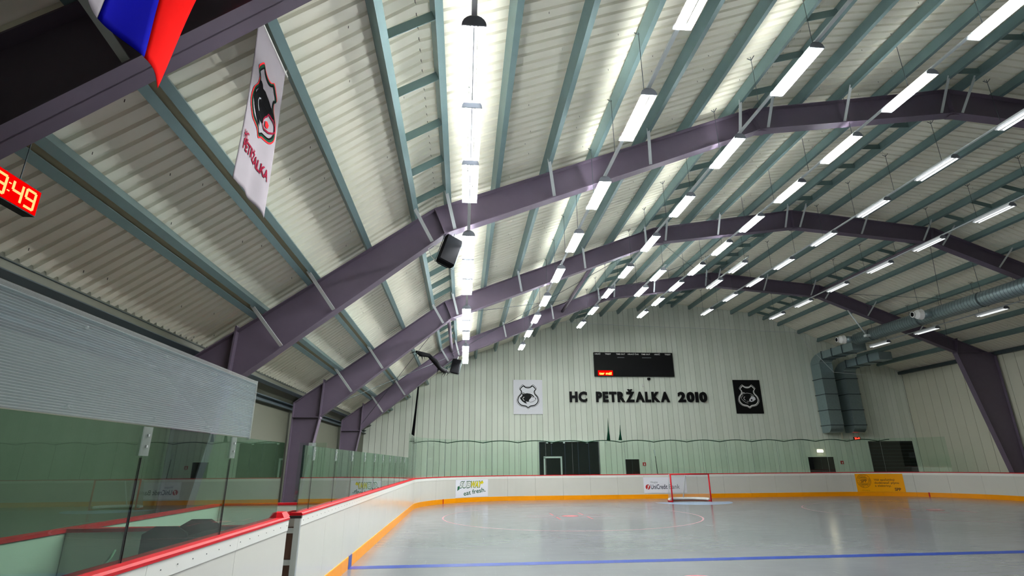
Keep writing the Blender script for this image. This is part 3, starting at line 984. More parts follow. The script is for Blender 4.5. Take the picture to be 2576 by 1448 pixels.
vs, fs = text_fit('SPP', cc[0] - 0.16, cc[0] + 0.16, cc[1] - 0.075, 0.15, 0.02)
flat('lettering', rot2(vs, 0.08, cc), fs, f2, 'brownink', ad)
circ = 'GARANCIA - FÉROVEJ - PONUKY - '
for i, chx in enumerate(circ):
    if chx == ' ':
        continue
    a = rad(150) - 6.2832 * i / len(circ)
    hw = 0.006 if chx == 'I' else 0.024
    vs, fs = text_fit(chx, -hw, hw, -0.03, 0.062, 0.01) if chx != '-' else ([(-0.012, -0.01), (0.012, -0.01), (0.012, 0.01), (-0.012, 0.01)], [(0, 1, 2, 3)])
    th = a - math.pi / 2
    vs = [(cc[0] + 0.285 * math.cos(a) + u * math.cos(th) - v * math.sin(th), cc[1] + 0.285 * math.sin(a) + u * math.sin(th) + v * math.cos(th)) for u, v in vs]
    flat('stamp_letter', vs, fs, f2, 'brownink', ad)
for t_, u0_, u1_, v_ in (('Váš spoľahlivý', 0.90, 1.86, 0.77), ('dodávateľ plynu', 0.90, 2.02, 0.62), ('a elektriny.', 0.90, 1.66, 0.47)):
    vs, fs = text_fit(t_, u0_, u1_, v_, 0.095, 0.012)
    flat('lettering', vs, fs, f2, 'brownink', ad)
vs, fs = text_fit('SPP', 1.78, 2.06, 0.27, 0.14, 0.03)
flat('lettering', vs, fs, f2, 'brownink', ad)
vs, fs = text_fit('www.spp.sk', 0.24, 0.62, 0.265, 0.035)
flat('lettering', vs, fs, f2, 'brownink', ad)

# ------------------------------------------------------------------ hockey goal
gl = thing('hockey_goal', (0, G, 0), 'red hockey goal with white net standing on the blue crease', 'goal')
r_ = 0.033
for s in (-1, 1):
    MB().tube([(s * 0.945, G, 0.0), (s * 0.945, G, 1.24)], r_, 12).build('post', 'red', gl, True)
MB().tube([(-0.975, G, 1.245), (0.975, G, 1.245)], r_, 12).build('crossbar', 'red', gl, True)
back = [(-0.945, G, 0.035)] + [(-1.12 * math.cos(a) if False else -0.945 - 0.22 * math.sin(a * 2) * 0.6 + (0.945 * (a / (math.pi / 2)) ** 2), G + 1.1 * math.sin(a), 0.035) for a in [math.pi / 2 * i / 10 for i in range(1, 11)]]
full = back + [(-x, y, z) for x, y, z in back[::-1][1:]]
MB().tube(full, 0.03, 10).build('base_frame', 'red', gl, True)
MB().tube([(x * 0.96, y - 0.06, 0.10) for x, y, z in full if y > G + 0.2], 0.065, 10).build('base_pad', 'white', gl, True)
MB().tube([(0, G + 1.08, 0.04), (0, G + 0.75, 0.75), (0, G + 0.52, 1.2), (0, G + 0.02, 1.24)], 0.028, 10).build('centre_bar', 'white', gl, True)
topb = [(-0.945, G, 1.235), (-0.9, G + 0.35, 1.22), (-0.6, G + 0.5, 1.21), (0, G + 0.54, 1.21), (0.6, G + 0.5, 1.21), (0.9, G + 0.35, 1.22), (0.945, G, 1.235)]
MB().tube(topb, 0.018, 8).build('top_frame', 'white', gl, True)
nb = MB()
k = 24
def samp(pts, t):
    q = t * (len(pts) - 1)
    i = min(int(q), len(pts) - 2)
    return Vector(pts[i]).lerp(Vector(pts[i + 1]), q - i)
for i in range(k + 1):
    nb.v += [tuple(samp(full, i / k)), tuple(samp(full, i / k).lerp(samp(topb, i / k), 0.5) + Vector((0, 0.03, 0))), tuple(samp(topb, i / k))]
for i in range(k):
    for j in (0, 1):
        nb.f.append((3 * i + j, 3 * i + 3 + j, 3 * i + 4 + j, 3 * i + 1 + j))
nb.v += [(-0.945, G, 1.235), (0.945, G, 1.235)]
nn_ = len(nb.v)
nb.f.append(tuple([3 * i + 2 for i in range(k + 1)]))
nb.build('net', 'goalnet', gl)

# ------------------------------------------------------------------ safety net behind the goal
netz = [(-13.5, 6.6), (-11.4, 7.6), (-8, 8.9), (-5.65, 9.5), (-3.81, 9.4), (-0.77, 9.3), (2.79, 9.22), (8.87, 9.05), (9.4, 8.6), (9.95, 6.75), (13.2, 6.5)]
YN = 29.52
hem = []
i = 0
x = -13.5
while x <= 13.3:
    ph = ((x + 13.5) % 1.85) / 1.85
    hem.append((x, 2.93 - 0.11 * (1 - (2 * ph - 1) ** 2) ** 0.5 if False else 2.84 + 0.10 * math.sin(math.pi * ph)))
    x += 1.85 / 8
nt_ = thing('safety_net', (0, YN, 2.8), 'fine dark safety net hanging behind the end glass with scalloped hem', 'net')
b = MB()
for x, z in hem:
    b.v += [(x, YN, z), (x, YN, lerp(netz, x))]
b.f = [(2 * i, 2 * i + 2, 2 * i + 3, 2 * i + 1) for i in range(len(hem) - 1)]
b.build('mesh', 'netting', nt_)
MB().tube([(x, YN, z) for x, z in hem], 0.022, 6).build('hem_rope', 'crestgreen', nt_)
MB().tube([(x, YN, lerp(netz, x)) for x, z in hem[::4]], 0.012, 5).build('top_rope', 'brace', nt_)
MB().tube([(-13.5, YN, 2.9), (-13.38, YN, 4.6), (-13.25, YN, 6.7)], 0.05, 8, radii=[0.09, 0.05, 0.03]).build('gathered_edge', 'blackmatte', nt_, True)
for x, h in ((-3.05, 1.15), (-2.4, 0.8)):
    MB().tube([(x, YN - 0.03, 2.95), (x + 0.02, YN - 0.03, 2.95 + h * 0.4), (x + 0.03, YN - 0.03, 2.95 + h)], 0.05, 8, radii=[0.1, 0.04, 0.005]).build('gathered_fold', 'crestgreen', nt_, True)
# bundled net tied to the far frame
bd = MB()
pts = [(-12.72, 20.9, 5.95), (-12.58, 21.35, 5.95), (-12.3, 21.8, 5.98), (-12.07, 22.25, 5.82), (-11.88, 22.7, 5.63), (-11.73, 23.15, 5.6), (-11.57, 23.6, 5.63)]
bd.tube(pts, 0.1, 9, radii=[0.05, 0.10, 0.08, 0.11, 0.09, 0.1, 0.04])
for i in range(34):
    p = Vector(pts[random.randrange(len(pts))]) + Vector((random.uniform(-0.12, 0.12), random.uniform(-0.05, 0.05), 0))
    q = p + Vector((random.uniform(-0.25, 0.15), 0, random.uniform(-0.32, 0.2)))
    bd.tube([p, q], 0.02, 5, radii=[0.022, 0.004])
tag(bd.build('net_bundle', 'blackmatte', smooth=True), 'ragged black net bundle hanging between the roof and the far loudspeaker', 'net')

# ------------------------------------------------------------------ loudspeakers
def speaker(label, cx, cy, cz, sc, tilt, yaw):
    r = thing('loudspeaker', (cx, cy, cz), label, 'loudspeaker', 'black loudspeakers on the roof frames')
    prof = [(-0.2, -0.12), (0.2, -0.12), (0.2, 0.06), (0.12, 0.15), (-0.12, 0.15), (-0.2, 0.06)]
    M = Matrix.Translation((cx, cy, cz)) @ Matrix.Rotation(yaw, 4, 'Z') @ Matrix.Rotation(tilt, 4, 'Y') @ Matrix.Scale(sc, 4)
    b = MB().prism([M @ Vector((x, y, -0.34)) for x, y in prof], [M @ Vector((x, y, 0.34)) for x, y in prof])
    o = b.build('cabinet', 'blackmatte', r)
    md = o.modifiers.new('bevel', 'BEVEL')
    md.width = 0.02
    md.segments = 2
    MB().prism([M @ Vector(p) for p in ((-0.18, -0.122, -0.31), (0.18, -0.122, -0.31), (0.18, -0.122, 0.31), (-0.18, -0.122, 0.31))],
               [M @ Vector(p) for p in ((-0.18, -0.135, -0.31), (0.18, -0.135, -0.31), (0.18, -0.135, 0.31), (-0.18, -0.135, 0.31))]).build('grille', 'blackmatte', r)
    MB().tube([M @ Vector(p) for p in ((-0.23, 0.0, 0.3), (-0.23, 0.0, -0.38), (0.23, 0.0, -0.38), (0.23, 0.0, 0.3))], 0.009, 6).build('bracket', 'galvdark', r)
    MB().tube([M @ Vector((0, 0.0, 0.3)), M @ Vector((0, 0.05, 0.5))], 0.018, 6).build('hanger', 'alu', r)
    MB().tube([M @ Vector(p) for p in ((-0.16, 0.15, 0.1), (-0.35, 0.2, 0.05), (-0.42, 0.2, -0.08), (-0.3, 0.15, -0.25), (-0.15, 0.1, -0.33))], 0.008, 5).build('lead', 'cable', r)
speaker('black loudspeaker hung under the roof frame nearer the bench', -11.22, 10.55, 6.02, 0.92, rad(18), rad(25))
speaker('black loudspeaker hung under the far roof frame by the net bundle', -11.24, 24.35, 5.98, 0.95, rad(12), rad(-10))

# ------------------------------------------------------------------ end wall fittings
YF = YW - 0.01
def onwall(off):
    return lambda u, v: (u, YW - off, v)
SH = [(0, .205), (.06, .20), (.12, .18), (.175, .145), (.24, .19), (.30, .255), (.255, .30), (.24, .345), (.26, .41), (.31, .46), (.355, .51), (.385, .60), (.37, .665), (.33, .715), (.26, .765), (.17, .785), (.08, .80), (0, .845)]
SHIELD = SH + [(-u, v) for u, v in SH[-2:0:-1]]
SHIELD = catmull(SHIELD, True, 3)
def inset(k, cy=0.5):
    return [(u * k, cy + (v - cy) * k) for u, v in SHIELD]
def cpx(p):
    return ((p[0] - 507) / 480.0, (p[1] - 615) / 550.0)
BEAR = [cpx(p) for p in [(408, 850), (405, 838), (415, 825), (430, 821), (447, 826), (457, 838), (490, 831), (540, 838), (580, 855), (610, 884), (598, 892), (575, 884), (560, 890), (545, 912), (530, 925), (517, 945), (520, 966), (500, 970), (468, 962), (490, 1000), (450, 988), (412, 962), (385, 930), (374, 905), (382, 888), (388, 905), (402, 884), (416, 866)]]
MUZZ = [cpx(p) for p in [(560, 892), (585, 895), (605, 893), (630, 905), (640, 925), (622, 945), (585, 968), (545, 977), (521, 966), (519, 945), (532, 926), (548, 912)]]
EARC = [cpx(p) for p in [(418, 846), (424, 834), (437, 833), (444, 846)]]
CHEEK = [cpx(p) for p in [(447, 893), (428, 902), (422, 918), (430, 936), (448, 950)]]
EYE = [cpx(p) for p in [(552, 872), (572, 876), (590, 886)]]
NOSE = [cpx(p) for p in [(624, 908), (634, 906), (640, 920), (630, 930)]]
MOUTH = [cpx(p) for p in [(540, 940), (556, 930), (575, 938), (570, 958), (548, 962)]]
def crest(par, fn, wide, dark):
    """fn(u, v): u in -0.5..0.5, v from top 0..1"""
    ink = 'white' if dark else 'black'
    for k, wd in ((1.0, 0.010), (0.90, 0.030)):
        vs, fs = ribbon(inset(k), wd, True)
        flat('shield_line', vs, fs, lambda u, v: fn(u, v, 1), ink, par)
    if dark:
        for nm, c, wd, cl in (('bear_outline', BEAR, 0.010, True), ('ear_line', EARC, 0.014, False), ('cheek_line', CHEEK, 0.016, False), ('eye_line', EYE, 0.010, False)):
            vs, fs = ribbon(c, wd, cl)
            flat(nm, vs, fs, lambda u, v: fn(u, v, 1), 'white', par)
        flat('muzzle', MUZZ, [tuple(range(len(MUZZ)))], lambda u, v: fn(u, v, 1), 'paper', par)
        flat('mouth', MOUTH, [tuple(range(len(MOUTH)))], lambda u, v: fn(u, v, 2), 'black', par)
        flat('nose', NOSE, [tuple(range(len(NOSE)))], lambda u, v: fn(u, v, 2), 'black', par)
    else:
        flat('bear_head', BEAR, [tuple(range(len(BEAR)))], lambda u, v: fn(u, v, 1), 'black', par)
        vs, fs = ribbon(MUZZ, 0.010, True)
        flat('muzzle_line', vs, fs, lambda u, v: fn(u, v, 1), 'black', par)
        flat('nose', NOSE, [tuple(range(len(NOSE)))], lambda u, v: fn(u, v, 1), 'black', par)
        for nm, c, wd in (('ear_line', EARC, 0.014), ('cheek_line', CHEEK, 0.016), ('eye_line', EYE, 0.008)):
            vs, fs = ribbon(c, wd, False)
            flat(nm, vs, fs, lambda u, v: fn(u, v, 2), 'white', par)
def sign_board(label, x0, x1, z0, z1, dark):
    r = thing('crest_board', ((x0 + x1) / 2, YW, z0), label, 'sign', 'crest boards on the end wall')
    MB().box(x0, x1, YW - 0.06, YW - 0.02, z0, z1).build('board', 'black' if dark else 'paper', r)
    W_, H_ = x1 - x0, z1 - z0
    crest(r, lambda u, v, l: ((x0 + x1) / 2 + u * W_, YW - 0.062 - 0.003 * l, z1 - v * H_), W_, dark)
sign_board('white board with black bear-head shield on the cladding wall', -8.05, -6.38, 4.43, 6.36, False)
sign_board('black board with white bear-head shield on the cladding wall', 5.05, 6.70, 4.47, 6.42, True)

wt = thing('wall_lettering', (-0.75, YW, 5.15), 'raised black letters of the club name under the scoreboard', 'lettering')
for word, xa, xb in (('HC', -4.82, -3.80), ('PETRŽALKA', -3.27, 1.08), ('2010', 1.59, 3.34)):
    ws = []
    for chx in word:
        vs, fs = glyphs(chx, 0.05)
        ws.append((min(x for x, y in vs), max(x for x, y in vs)))
    gap = 0.085
    tot = sum(b_ - a_ for a_, b_ in ws) + gap * (len(word) - 1)
    k = (xb - xa) / tot
    cx = xa
    for chx, (a_, b_) in zip(word, ws):
        vs, fs = glyphs(chx, 0.05)
        pts = [(cx + (x - a_) * k, 5.15 + y * 0.55 / (CAP + 0.05)) for x, y in vs]
        b = MB()
        b.add([(u, YW - 0.12, v) for u, v in pts], fs)
        b.add([(u, YW - 0.03, v) for u, v in pts], fs)
        # side walls from boundary edges
        cnt = {}
        for fc in fs:
            for e0, e1 in zip(fc, fc[1:] + fc[:1]):
                cnt[(min(e0, e1), max(e0, e1))] = cnt.get((min(e0, e1), max(e0, e1)), 0) + 1
        n0 = len(pts)
        for (e0, e1), c in cnt.items():
            if c == 1:
                b.f.append((e0, e1, n0 + e1, n0 + e0))
        b.build('letter', 'black', wt)
        cx += (b_ - a_ + gap) * k

sbx = thing('scoreboard', (-0.91, YW, 6.58), 'wide black scoreboard with red running text on the end wall', 'scoreboard')
sbc = MB().box(-3.29, 1.47, YW - 0.16, YW - 0.02, 6.58, 7.99).build('case', 'black', sbx)
fnb = onwall(0.164)
for t_, xc, wd in (('HRÁČ', -3.06, 0.34), ('TREST', -2.44, 0.36), ('TIME OUT', -1.68, 0.54), ('HRACÍ ČAS', -0.92, 0.66), ('TIME OUT', -0.16, 0.54), ('HRÁČ', 0.54, 0.34), ('TREST', 1.18, 0.36)):
    vs, fs = text_fit(t_, xc - wd / 2, xc + wd / 2, 7.85, 0.075, 0.02)
    flat('lettering', vs, fs, fnb, 'white', sbc)
for xc, wd in ((-1.68, 0.42), (-0.12, 0.56)):
    flat('small_print', [(xc - wd / 2, 7.67), (xc + wd / 2, 7.67), (xc + wd / 2, 7.70), (xc - wd / 2, 7.70)], [(0, 1, 2, 3)], fnb, 'grey', sbc)
sbm = MB().box(-3.10, -2.22, YW - 0.165, YW - 0.155, 6.62, 6.92).build('led_matrix', 'ledface', sbx)  # dim glowing panel stands in for the red halo round the text
vs, fs = text_fit('ter má!', -3.03, -2.29, 6.67, 0.15, 0.02)
flat('led_text', vs, fs, onwall(0.172), 'ledyellow', sbm)
cmn = thing('dome_camera', (-0.1, YW, 6.42), 'black dome camera under the scoreboard', 'camera')
b = MB()
b.tube([(-0.08, YW - 0.12, 6.36 + 0.02 * i) for i in range(9)], 0.1, 14, radii=[0.03, 0.065, 0.085, 0.095, 0.1, 0.1, 0.095, 0.08, 0.05])
b.build('dome', 'black', cmn, True)
MB().box(-0.11, -0.05, YW - 0.12, YW, 6.50, 6.56).build('arm', 'white', cmn)
cmn = thing('bullet_camera', (-0.45, YW, 6.05), 'small white bullet camera between scoreboard and lettering', 'camera')
MB().tube([(-0.5, YW - 0.28, 6.04), (-0.45, YW - 0.06, 6.10)], 0.035, 10).build('body', 'white', cmn, True)
MB().box(-0.48, -0.42, YW - 0.1, YW, 6.0, 6.08).build('mount', 'white', cmn)

# doors of the end wall
d1 = sempty('door_1', (-4.9, YW, 0), 'wide dark glazed entrance with white framed door leaf')
MB().box(-6.62, -3.28, YW - 0.03, YW - 0.008, -0.05, 2.92).build('glazing', 'darkglass', d1)
for x in (-6.62, -5.95, -5.2, -4.45, -3.85, -3.28):
    MB().box(x - 0.02, x + 0.02, YW - 0.045, YW - 0.03, 2.2 if x in (-5.95,) else -0.05, 2.92).build('mullion', 'navy', d1)
MB().box(-6.66, -3.24, YW - 0.1, YW - 0.01, 2.92, 2.97).build('lintel', 'brace', d1)
for x in (-6.36, -5.42):
    MB().box(x - 0.045, x + 0.045, YW - 0.07, YW - 0.03, -0.05, 2.1).build('door_frame', 'brace', d1)
MB().box(-6.405, -5.375, YW - 0.07, YW - 0.03, 2.06, 2.15).build('door_frame', 'brace', d1)
MB().tube([(-5.5, YW - 0.07, 1.05), (-5.5, YW - 0.12, 1.05), (-5.62, YW - 0.12, 1.05)], 0.012, 6).build('door_handle', 'alu', d1)
for x in (-6.2, -5.95, -5.25, -3.95, -2.85):
    MB().box(x - 0.05, x + 0.05, YW - 0.17, YW - 0.1, 2.84, 2.92).build('spot_lamp', 'brace', d1)
d2 = sempty('door_2', (-1.4, YW, 0), 'dark double door right of the glazed entrance')
MB().box(-1.8, -1.02, YW - 0.03, YW - 0.008, -0.05, 1.98).build('door_leaf', 'black', d2)
MB().box(-1.425, -1.41, YW - 0.036, YW - 0.03, -0.05, 1.96).build('joint', 'galvdark', d2)
MB().box(-1.84, -0.98, YW - 0.045, YW - 0.02, 1.97, 2.01).build('door_frame', 'wallpanel', d2)
d3 = sempty('door_3', (9.75, YW, 0), 'dark door below the lit emergency lamp')
MB().box(8.98, 10.5, YW - 0.03, YW - 0.008, -0.05, 2.02).build('door_leaf', 'black', d3)
MB().box(9.72, 9.735, YW - 0.036, YW - 0.03, -0.05, 2.0).build('joint', 'galvdark', d3)
MB().box(8.92, 10.56, YW - 0.05, YW - 0.01, 2.02, 2.07).build('door_frame', 'wallpanel', d3)
d4 = sempty('door_4', (14.2, YW, 0), 'large dark roller gate past the ventilation ducts')
MB().box(12.85, 15.6, YW - 0.04, YW - 0.008, -0.05, 2.88).build('curtain', 'black', d4)
for z in [0.2 * i for i in range(1, 15)]:
    MB().box(12.87, 15.58, YW - 0.05, YW - 0.04, z, z + 0.012).build('slat_edge', 'galvdark', d4)
el = thing('emergency_lamp', (9.75, YW, 2.25), 'glowing emergency lamp over the dark door', 'lamp')
MB().box(9.56, 9.94, YW - 0.05, YW - 0.01, 2.26, 2.46).build('housing', 'white', el)
MB().box(9.58, 9.92, YW - 0.09, YW - 0.05, 2.28, 2.40).build('diffuser', 'exitlamp', el)
for x, nm in ((-0.72, 'beside the dark double door'), (11.0, 'beside the door below the emergency lamp')):
    sg = thing('fire_sign', (x, YW, 1.62), 'small square red fire sign ' + nm, 'sign', 'red fire signs')
    MB().box(x - 0.09, x + 0.09, YW - 0.025, YW - 0.008, 1.62, 1.80).build('plate', 'signred', sg)
    flat('symbol', [(x - 0.03, 1.65), (x + 0.03, 1.65), (x + 0.03, 1.72), (x + 0.01, 1.77), (x - 0.02, 1.74)], [(0, 1, 2, 3, 4)], onwall(0.028), 'white', sg)
wc = thing('wall_clock', (12.18, YW, 2.95), 'tiny red digital display under the ventilation ducts', 'display')
MB().box(11.98, 12.38, YW - 0.06, YW - 0.01, 2.96, 3.12).build('case', 'black', wc)
vs, fs = text_fit('20:49', 12.02, 12.34, 2.99, 0.10, 0.02)
flat('digits', vs, fs, onwall(0.063), 'ledred', wc)
hs = thing('hockey_stick', (-0.4, 29.75, -0.06), 'black hockey stick with pale blade leaning blade up behind the end glass', 'stick')
MB().bar((-0.32, 29.75, -0.06), (-0.455, 29.75, 2.12), 0.03, 0.022).build('shaft', 'black', hs)
MB().prism([(-0.47, 29.74, 2.10), (-0.43, 29.74, 2.10), (-0.44, 29.74, 2.46), (-0.53, 29.74, 2.46)], [(-0.47, 29.76, 2.10), (-0.43, 29.76, 2.10), (-0.44, 29.76, 2.46), (-0.53, 29.76, 2.46)]).build('blade', 'brace', hs)
MB().bar((-0.365, 29.749, 1.28), (-0.372, 29.749, 1.38), 0.036, 0.03).build('tape', 'white', hs)

# ------------------------------------------------------------------ air ducts
rd = thing('round_duct', (9.5, 14, 7.52), 'long round spiral ventilation duct under the roof', 'duct')
DX, DZ, DR = 9.5, 7.82, 0.30
MB().tube([(DX, y, DZ) for y in (2.0, 10.0, 18.0, 25.8)], DR, 28, cap=True).build('pipe', 'duct', rd, True)
b = MB()
y = 14.0
while y < 25.7:
    b.tube([(DX, y, DZ), (DX, y + 0.012, DZ)], DR + 0.006, 28, cap=False)
    y += 0.14
o = b.build('spiral_seam', 'ductseam', rd)
o['kind'] = 'stuff'
for y in (15.6, 18.6, 21.6, 24.6):
    MB().tube([(DX, y, DZ), (DX, y + 0.06, DZ)], DR + 0.02, 28, cap=False).build('collar', 'ductseam', rd, True)
    MB().tube([(DX, y + 0.03, DZ + DR), (DX, y + 0.03, T(DX))], 0.008, 5).build('hanger', 'ductseam', rd)
for y in (20.9, 25.9):
    MB().tube([(DX - 0.15, y, DZ), (DX - 0.55, y + 0.05, DZ)], 0.17, 18).build('branch', 'duct', rd, True)
    MB().tube([(DX - 0.55, y + 0.05, DZ), (DX - 0.6, y + 0.06, DZ), (DX - 0.78, y + 0.08, DZ), (DX - 0.9, y + 0.1, DZ), (DX - 0.98, y + 0.11, DZ)], 0.2, 20,
              radii=[0.17, 0.235, 0.20, 0.12, 0.13]).build('nozzle', 'white', rd)
    MB().tube([(DX - 0.975, y + 0.11, DZ), (DX - 0.985, y + 0.111, DZ)], 0.10, 16).build('throat', 'blackmatte', rd)  # black disc paints the shade inside the open nozzle
def ductrect(label, x0, x1, zt):
    r = thing('wall_duct', ((x0 + x1) / 2, 30.3, 3.3), label, 'duct', 'rectangular ducts on the end wall')
    y0, y1 = 29.95, 30.8
    zz = [3.75, 4.6, 5.5, 6.4, zt]
    for a, c in zip(zz[:-1], zz[1:]):
        MB().box(x0, x1, y0, y1, a + 0.01, c - 0.01).build('section', 'duct', r)
        MB().box(x0 - 0.035, x1 + 0.035, y0 - 0.035, y1 + 0.035, a - 0.02, a + 0.02).build('flange', 'ductseam', r)
    k = 8
    prof = [(y1, 3.75)] + [(y0 + (0.35 - 0.35 * math.cos(math.pi / 2 * i / k)), 3.75 - 0.40 * math.sin(math.pi / 2 * i / k)) for i in range(k + 1)] + [(y1, 3.35)]
    MB().xpr(prof, x0, x1).build('outlet_bend', 'duct', r)
    RB = 0.8
    prof = [(y1, zt), (y0, zt)] + [(y0 - 0.35 + 0.35 * math.cos(math.pi / 2 * i / k), zt + 0.2 * math.sin(math.pi / 2 * i / k)) for i in range(k + 1)] + \
           [(y0 - 0.35, zt + 0.62)] + [(y0 - 0.35 + (y1 - y0 + 0.35) * math.sin(math.pi / 2 * i / k), zt + 0.62 * math.cos(math.pi / 2 * i / k)) for i in range(1, k)]
    MB().xpr(prof, x0, x1).build('top_bend', 'duct', r)
    for yy in (29.2, 28.3, 27.4):
        MB().box(x0, x1, yy - 0.41, yy + 0.41, zt + 0.2, zt + 0.62).build('section', 'duct', r)
        MB().box(x0 - 0.03, x1 + 0.03, yy + 0.41 - 0.02, yy + 0.41 + 0.03, zt + 0.17, zt + 0.65).build('flange', 'ductseam', r)
ductrect('rectangular metal duct running down the cladding wall nearer the black crest board', 10.08, 10.87, 7.3)
ductrect('rectangular metal duct running down the cladding wall nearer the roller gate', 11.5, 12.25, 6.8)
dp = thing('down_pipe', (11.1, 30.5, 3.2), 'pale pipe running down between the two rectangular ducts', 'pipe')
MB().tube([(11.1, 30.6, 3.0), (11.1, 30.6, 7.0)], 0.05, 10).build('pipe', 'wallcream', dp, True)
for z in (3.6, 5.2, 6.6):
    MB().box(11.03, 11.17, 30.55, YW - 0.005, z, z + 0.04).build('clamp', 'galvdark', dp)
bp_ = thing('brace_pipe', (8.2, 24.2, 6.9), 'pale grey pipe sloping from the far frame down to the duct', 'pipe')
MB().tube([(8.3, 24.5, 9.0), (9.1, 24.6, 7.75)], 0.035, 8).build('pipe', 'brace', bp_, True)
MB().box(9.02, 9.26, 24.5, 24.7, 7.66, 7.78).build('foot', 'brace', bp_)

# ------------------------------------------------------------------ hanging cloths
# white club banner, hung from the third purlin
BX, BY0, BY1, BZ0, BZ1 = -12.93, 4.40, 5.22, 4.18, 5.98
def cloth(u, v, l=0):
    """u 0..1 along the purlin, v 0..1 downwards"""
    x = BX + 0.022 * v * math.sin(u * 7.0 + 0.8) + 0.010 * v * v * math.sin(u * 15 + 2.0) + 0.005 * l
    y = BY0 + (BY1 - BY0) * (u + 0.05 * (1 - u) * math.sin(v * 3.1) * (u < 2)) - 0.03 * v * v
    z = BZ1 - (BZ1 - BZ0) * v + 0.05 * v * math.sin(u * 3.1)
    return (x, y, z)
bn_ = thing('club_banner', (BX, 4.8, BZ0), 'white club banner with bear shield hanging from a purlin', 'banner')
b = MB()
NU, NV = 28, 40
for j in range(NV + 1):
    for i in range(NU + 1):
        b.v.append(cloth(i / NU, j / NV))
for j in range(NV):
    for i in range(NU):
        b.f.append((j * (NU + 1) + i, j * (NU + 1) + i + 1, (j + 1) * (NU + 1) + i + 1, (j + 1) * (NU + 1) + i))
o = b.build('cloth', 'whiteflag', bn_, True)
sd = o.modifiers.new('thick', 'SOLIDIFY')
sd.thickness = 0.003
sd.offset = -1
MB().tube([(BX, BY0 - 0.06, BZ1 + 0.01), (BX, BY1 + 0.06, BZ1 + 0.01)], 0.012, 8).build('rod', 'cable', bn_)
for y in (BY0, BY1):
    MB().tube([(BX, y, BZ1), (BX + 0.03, y, T(-12.9) + 0.1)], 0.006, 5).build('tie', 'cable', bn_)
CU, CV, CWD, CHT = 0.50, 0.10, 1.12, 0.62
def cf(l):
    return lambda u, v: cloth(min(1, max(0, CU + u * CWD)), CV + v * CHT, l)
def dens(pts, closed=True, k=3):
    out = []
    n = len(pts)
    for i in range(n if closed else n - 1):
        a, c = pts[i], pts[(i + 1) % n]
        out += [(a[0] + (c[0] - a[0]) * j / k, a[1] + (c[1] - a[1]) * j / k) for j in range(k)]
    return out
vs, fs = ribbon(dens(inset(1.0)), 0.016, True)
flat('shield_line', vs, fs, cf(1.0), 'crestred', bn_)
vs, fs = ribbon(dens(inset(0.93)), 0.030, True)
flat('shield_line', vs, fs, cf(1.1), 'crestgreen', bn_)
vs, fs = ribbon(dens(inset(0.885)), 0.018, True)
flat('shield_line', vs, fs, cf(1.2), 'inkblack', bn_)
def fanfill(poly):
    q = dens(poly, True, 2)
    return q, [tuple(range(len(q)))]
big = lambda P: [((u + 0.01) * 1.25, 0.5 + (v - 0.5) * 1.25) for u, v in P]
vs, fs = fanfill(big(BEAR))
flat('bear_head', vs, fs, cf(1.6), 'inkblack', bn_)
vs, fs = ribbon(dens(big(MUZZ)), 0.02, True)
flat('muzzle_line', vs, fs, cf(1.8), 'maroon', bn_)
vs, fs = fanfill(big(MOUTH))
flat('mouth', vs, fs, cf(1.9), 'crestred', bn_)
vs, fs = ribbon(big(CHEEK), 0.014, False)
flat('cheek_line', vs, fs, cf(2.2), 'grey', bn_)
vs, fs = text_fit('HC', 0.06, 0.20, 0.0, 0.045, 0.03)
flat('lettering', [(u, 0.735 - v) for u, v in vs], fs, lambda u, v: cloth(u, v, 1.2), 'maroon', bn_)
vs, fs = text_fit('PETRŽALKA', 0.08, 0.90, 0.0, 0.06, 0.03)
flat('lettering', [(u, 0.80 - v) for u, v in vs], fs, lambda u, v: cloth(u, v, 1.2), 'maroon', bn_)

# striped flag, hung from the same purlin
fl = thing('striped_flag', (-12.93, 2.8, 4.2), 'white, blue and red flag hanging from a purlin', 'flag')
FY0, FY1, FZ0, FZ1 = 2.34, 3.24, 4.22, 5.98
def fcl(u, v, l=0):
    sh = 0.06 * math.sin(v * 5.2 + 0.6) * (1 - v) * 1.2
    return (-12.93 + 0.05 * v * math.sin(u * 8 + v * 2) + 0.004 * l, FY0 + (FY1 - FY0) * u + sh * (1 - 0.3 * u) + 0.26 * (1 - v) * (0.35 + 0.65 * u), FZ1 - (FZ1 - FZ0) * v)
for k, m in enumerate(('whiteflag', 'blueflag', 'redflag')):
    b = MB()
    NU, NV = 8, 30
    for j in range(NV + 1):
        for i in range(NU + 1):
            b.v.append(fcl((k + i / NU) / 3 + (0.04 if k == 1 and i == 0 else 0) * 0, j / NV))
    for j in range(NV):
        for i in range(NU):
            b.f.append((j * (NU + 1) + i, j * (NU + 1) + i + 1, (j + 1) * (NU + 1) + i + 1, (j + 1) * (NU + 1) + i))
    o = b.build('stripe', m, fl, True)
    sd = o.modifiers.new('thick', 'SOLIDIFY')
    sd.thickness = 0.003
MB().tube([(-12.93, FY0 - 0.05, FZ1 + 0.01), (-12.93, FY1 + 0.05, FZ1 + 0.01)], 0.012, 8).build('rod', 'cable', fl)
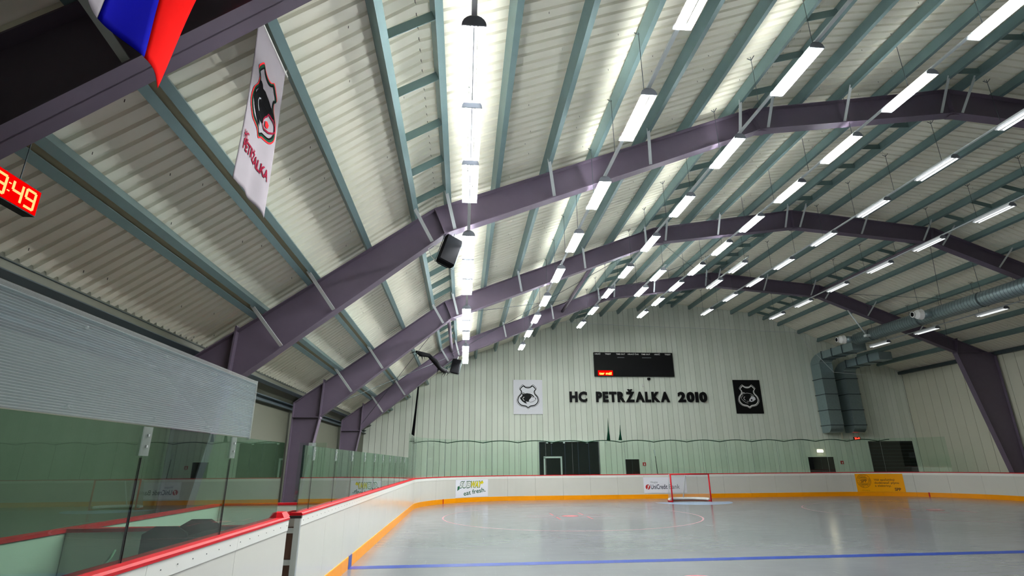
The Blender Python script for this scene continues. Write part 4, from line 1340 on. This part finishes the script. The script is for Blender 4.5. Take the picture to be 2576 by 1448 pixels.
for y in (FY0, FY1):
    MB().tube([(-12.93, y, FZ1), (-12.9, y, T(-12.9) + 0.1)], 0.006, 5).build('tie', 'cable', fl)

# ------------------------------------------------------------------ red digital clock over the bench
ck = thing('digital_clock', (-14.8, 4.2, 3.96), 'glowing red digital clock hanging below the low roof over the bench', 'clock')
KX, KY0, KY1, KZ0, KZ1 = -14.78, 3.72, 4.82, 3.95, 4.20
MB().box(KX - 0.10, KX, KY0, KY1, KZ0, KZ1).build('case', 'black', ck)
MB().box(KX, KX + 0.006, KY0 + 0.01, KY1 - 0.01, KZ0 + 0.01, KZ1 - 0.01).build('face', 'ledface', ck)
SEG = {'0': 'abcdef', '1': 'bc', '4': 'bcfg', '9': 'abcdfg'}
def segline(s, w_, h):
    return {'a': ((0, h), (w_, h)), 'b': ((w_, h), (w_, h / 2)), 'c': ((w_, h / 2), (w_, 0)), 'd': ((0, 0), (w_, 0)), 'e': ((0, h / 2), (0, 0)), 'f': ((0, h), (0, h / 2)), 'g': ((0, h / 2), (w_, h / 2))}[s]
b = MB()
def dot(y, z):
    b.box(KX + 0.004, KX + 0.010, y - 0.005, y + 0.005, z - 0.005, z + 0.005)
for chx, y0 in (('1', 4.16), ('9', 4.335), ('4', 4.515), ('9', 4.66)):
    for s in SEG[chx]:
        p, q = segline(s, 0.10, 0.16)
        for i in range(7):
            t_ = (i + 0.5) / 7
            for oo in (-0.006, 0.006):
                u = p[0] + (q[0] - p[0]) * t_
                v = p[1] + (q[1] - p[1]) * t_
                if p[0] == q[0]:
                    u += oo
                else:
                    v += oo
                dot(y0 + u, KZ0 + 0.04 + v)
for v in (0.06, 0.13):
    for oo in (-0.007, 0.007):
        dot(4.475 + oo, KZ0 + 0.03 + v)
b.build('led_dots', 'leddot', ck)['kind'] = 'stuff'
for y in (KY0 + 0.15, KY1 - 0.2):
    MB().tube([(KX - 0.05, y, KZ1), (KX - 0.05, y, T(KX) + 0.1)], 0.005, 5).build('wire', 'ductseam', ck)
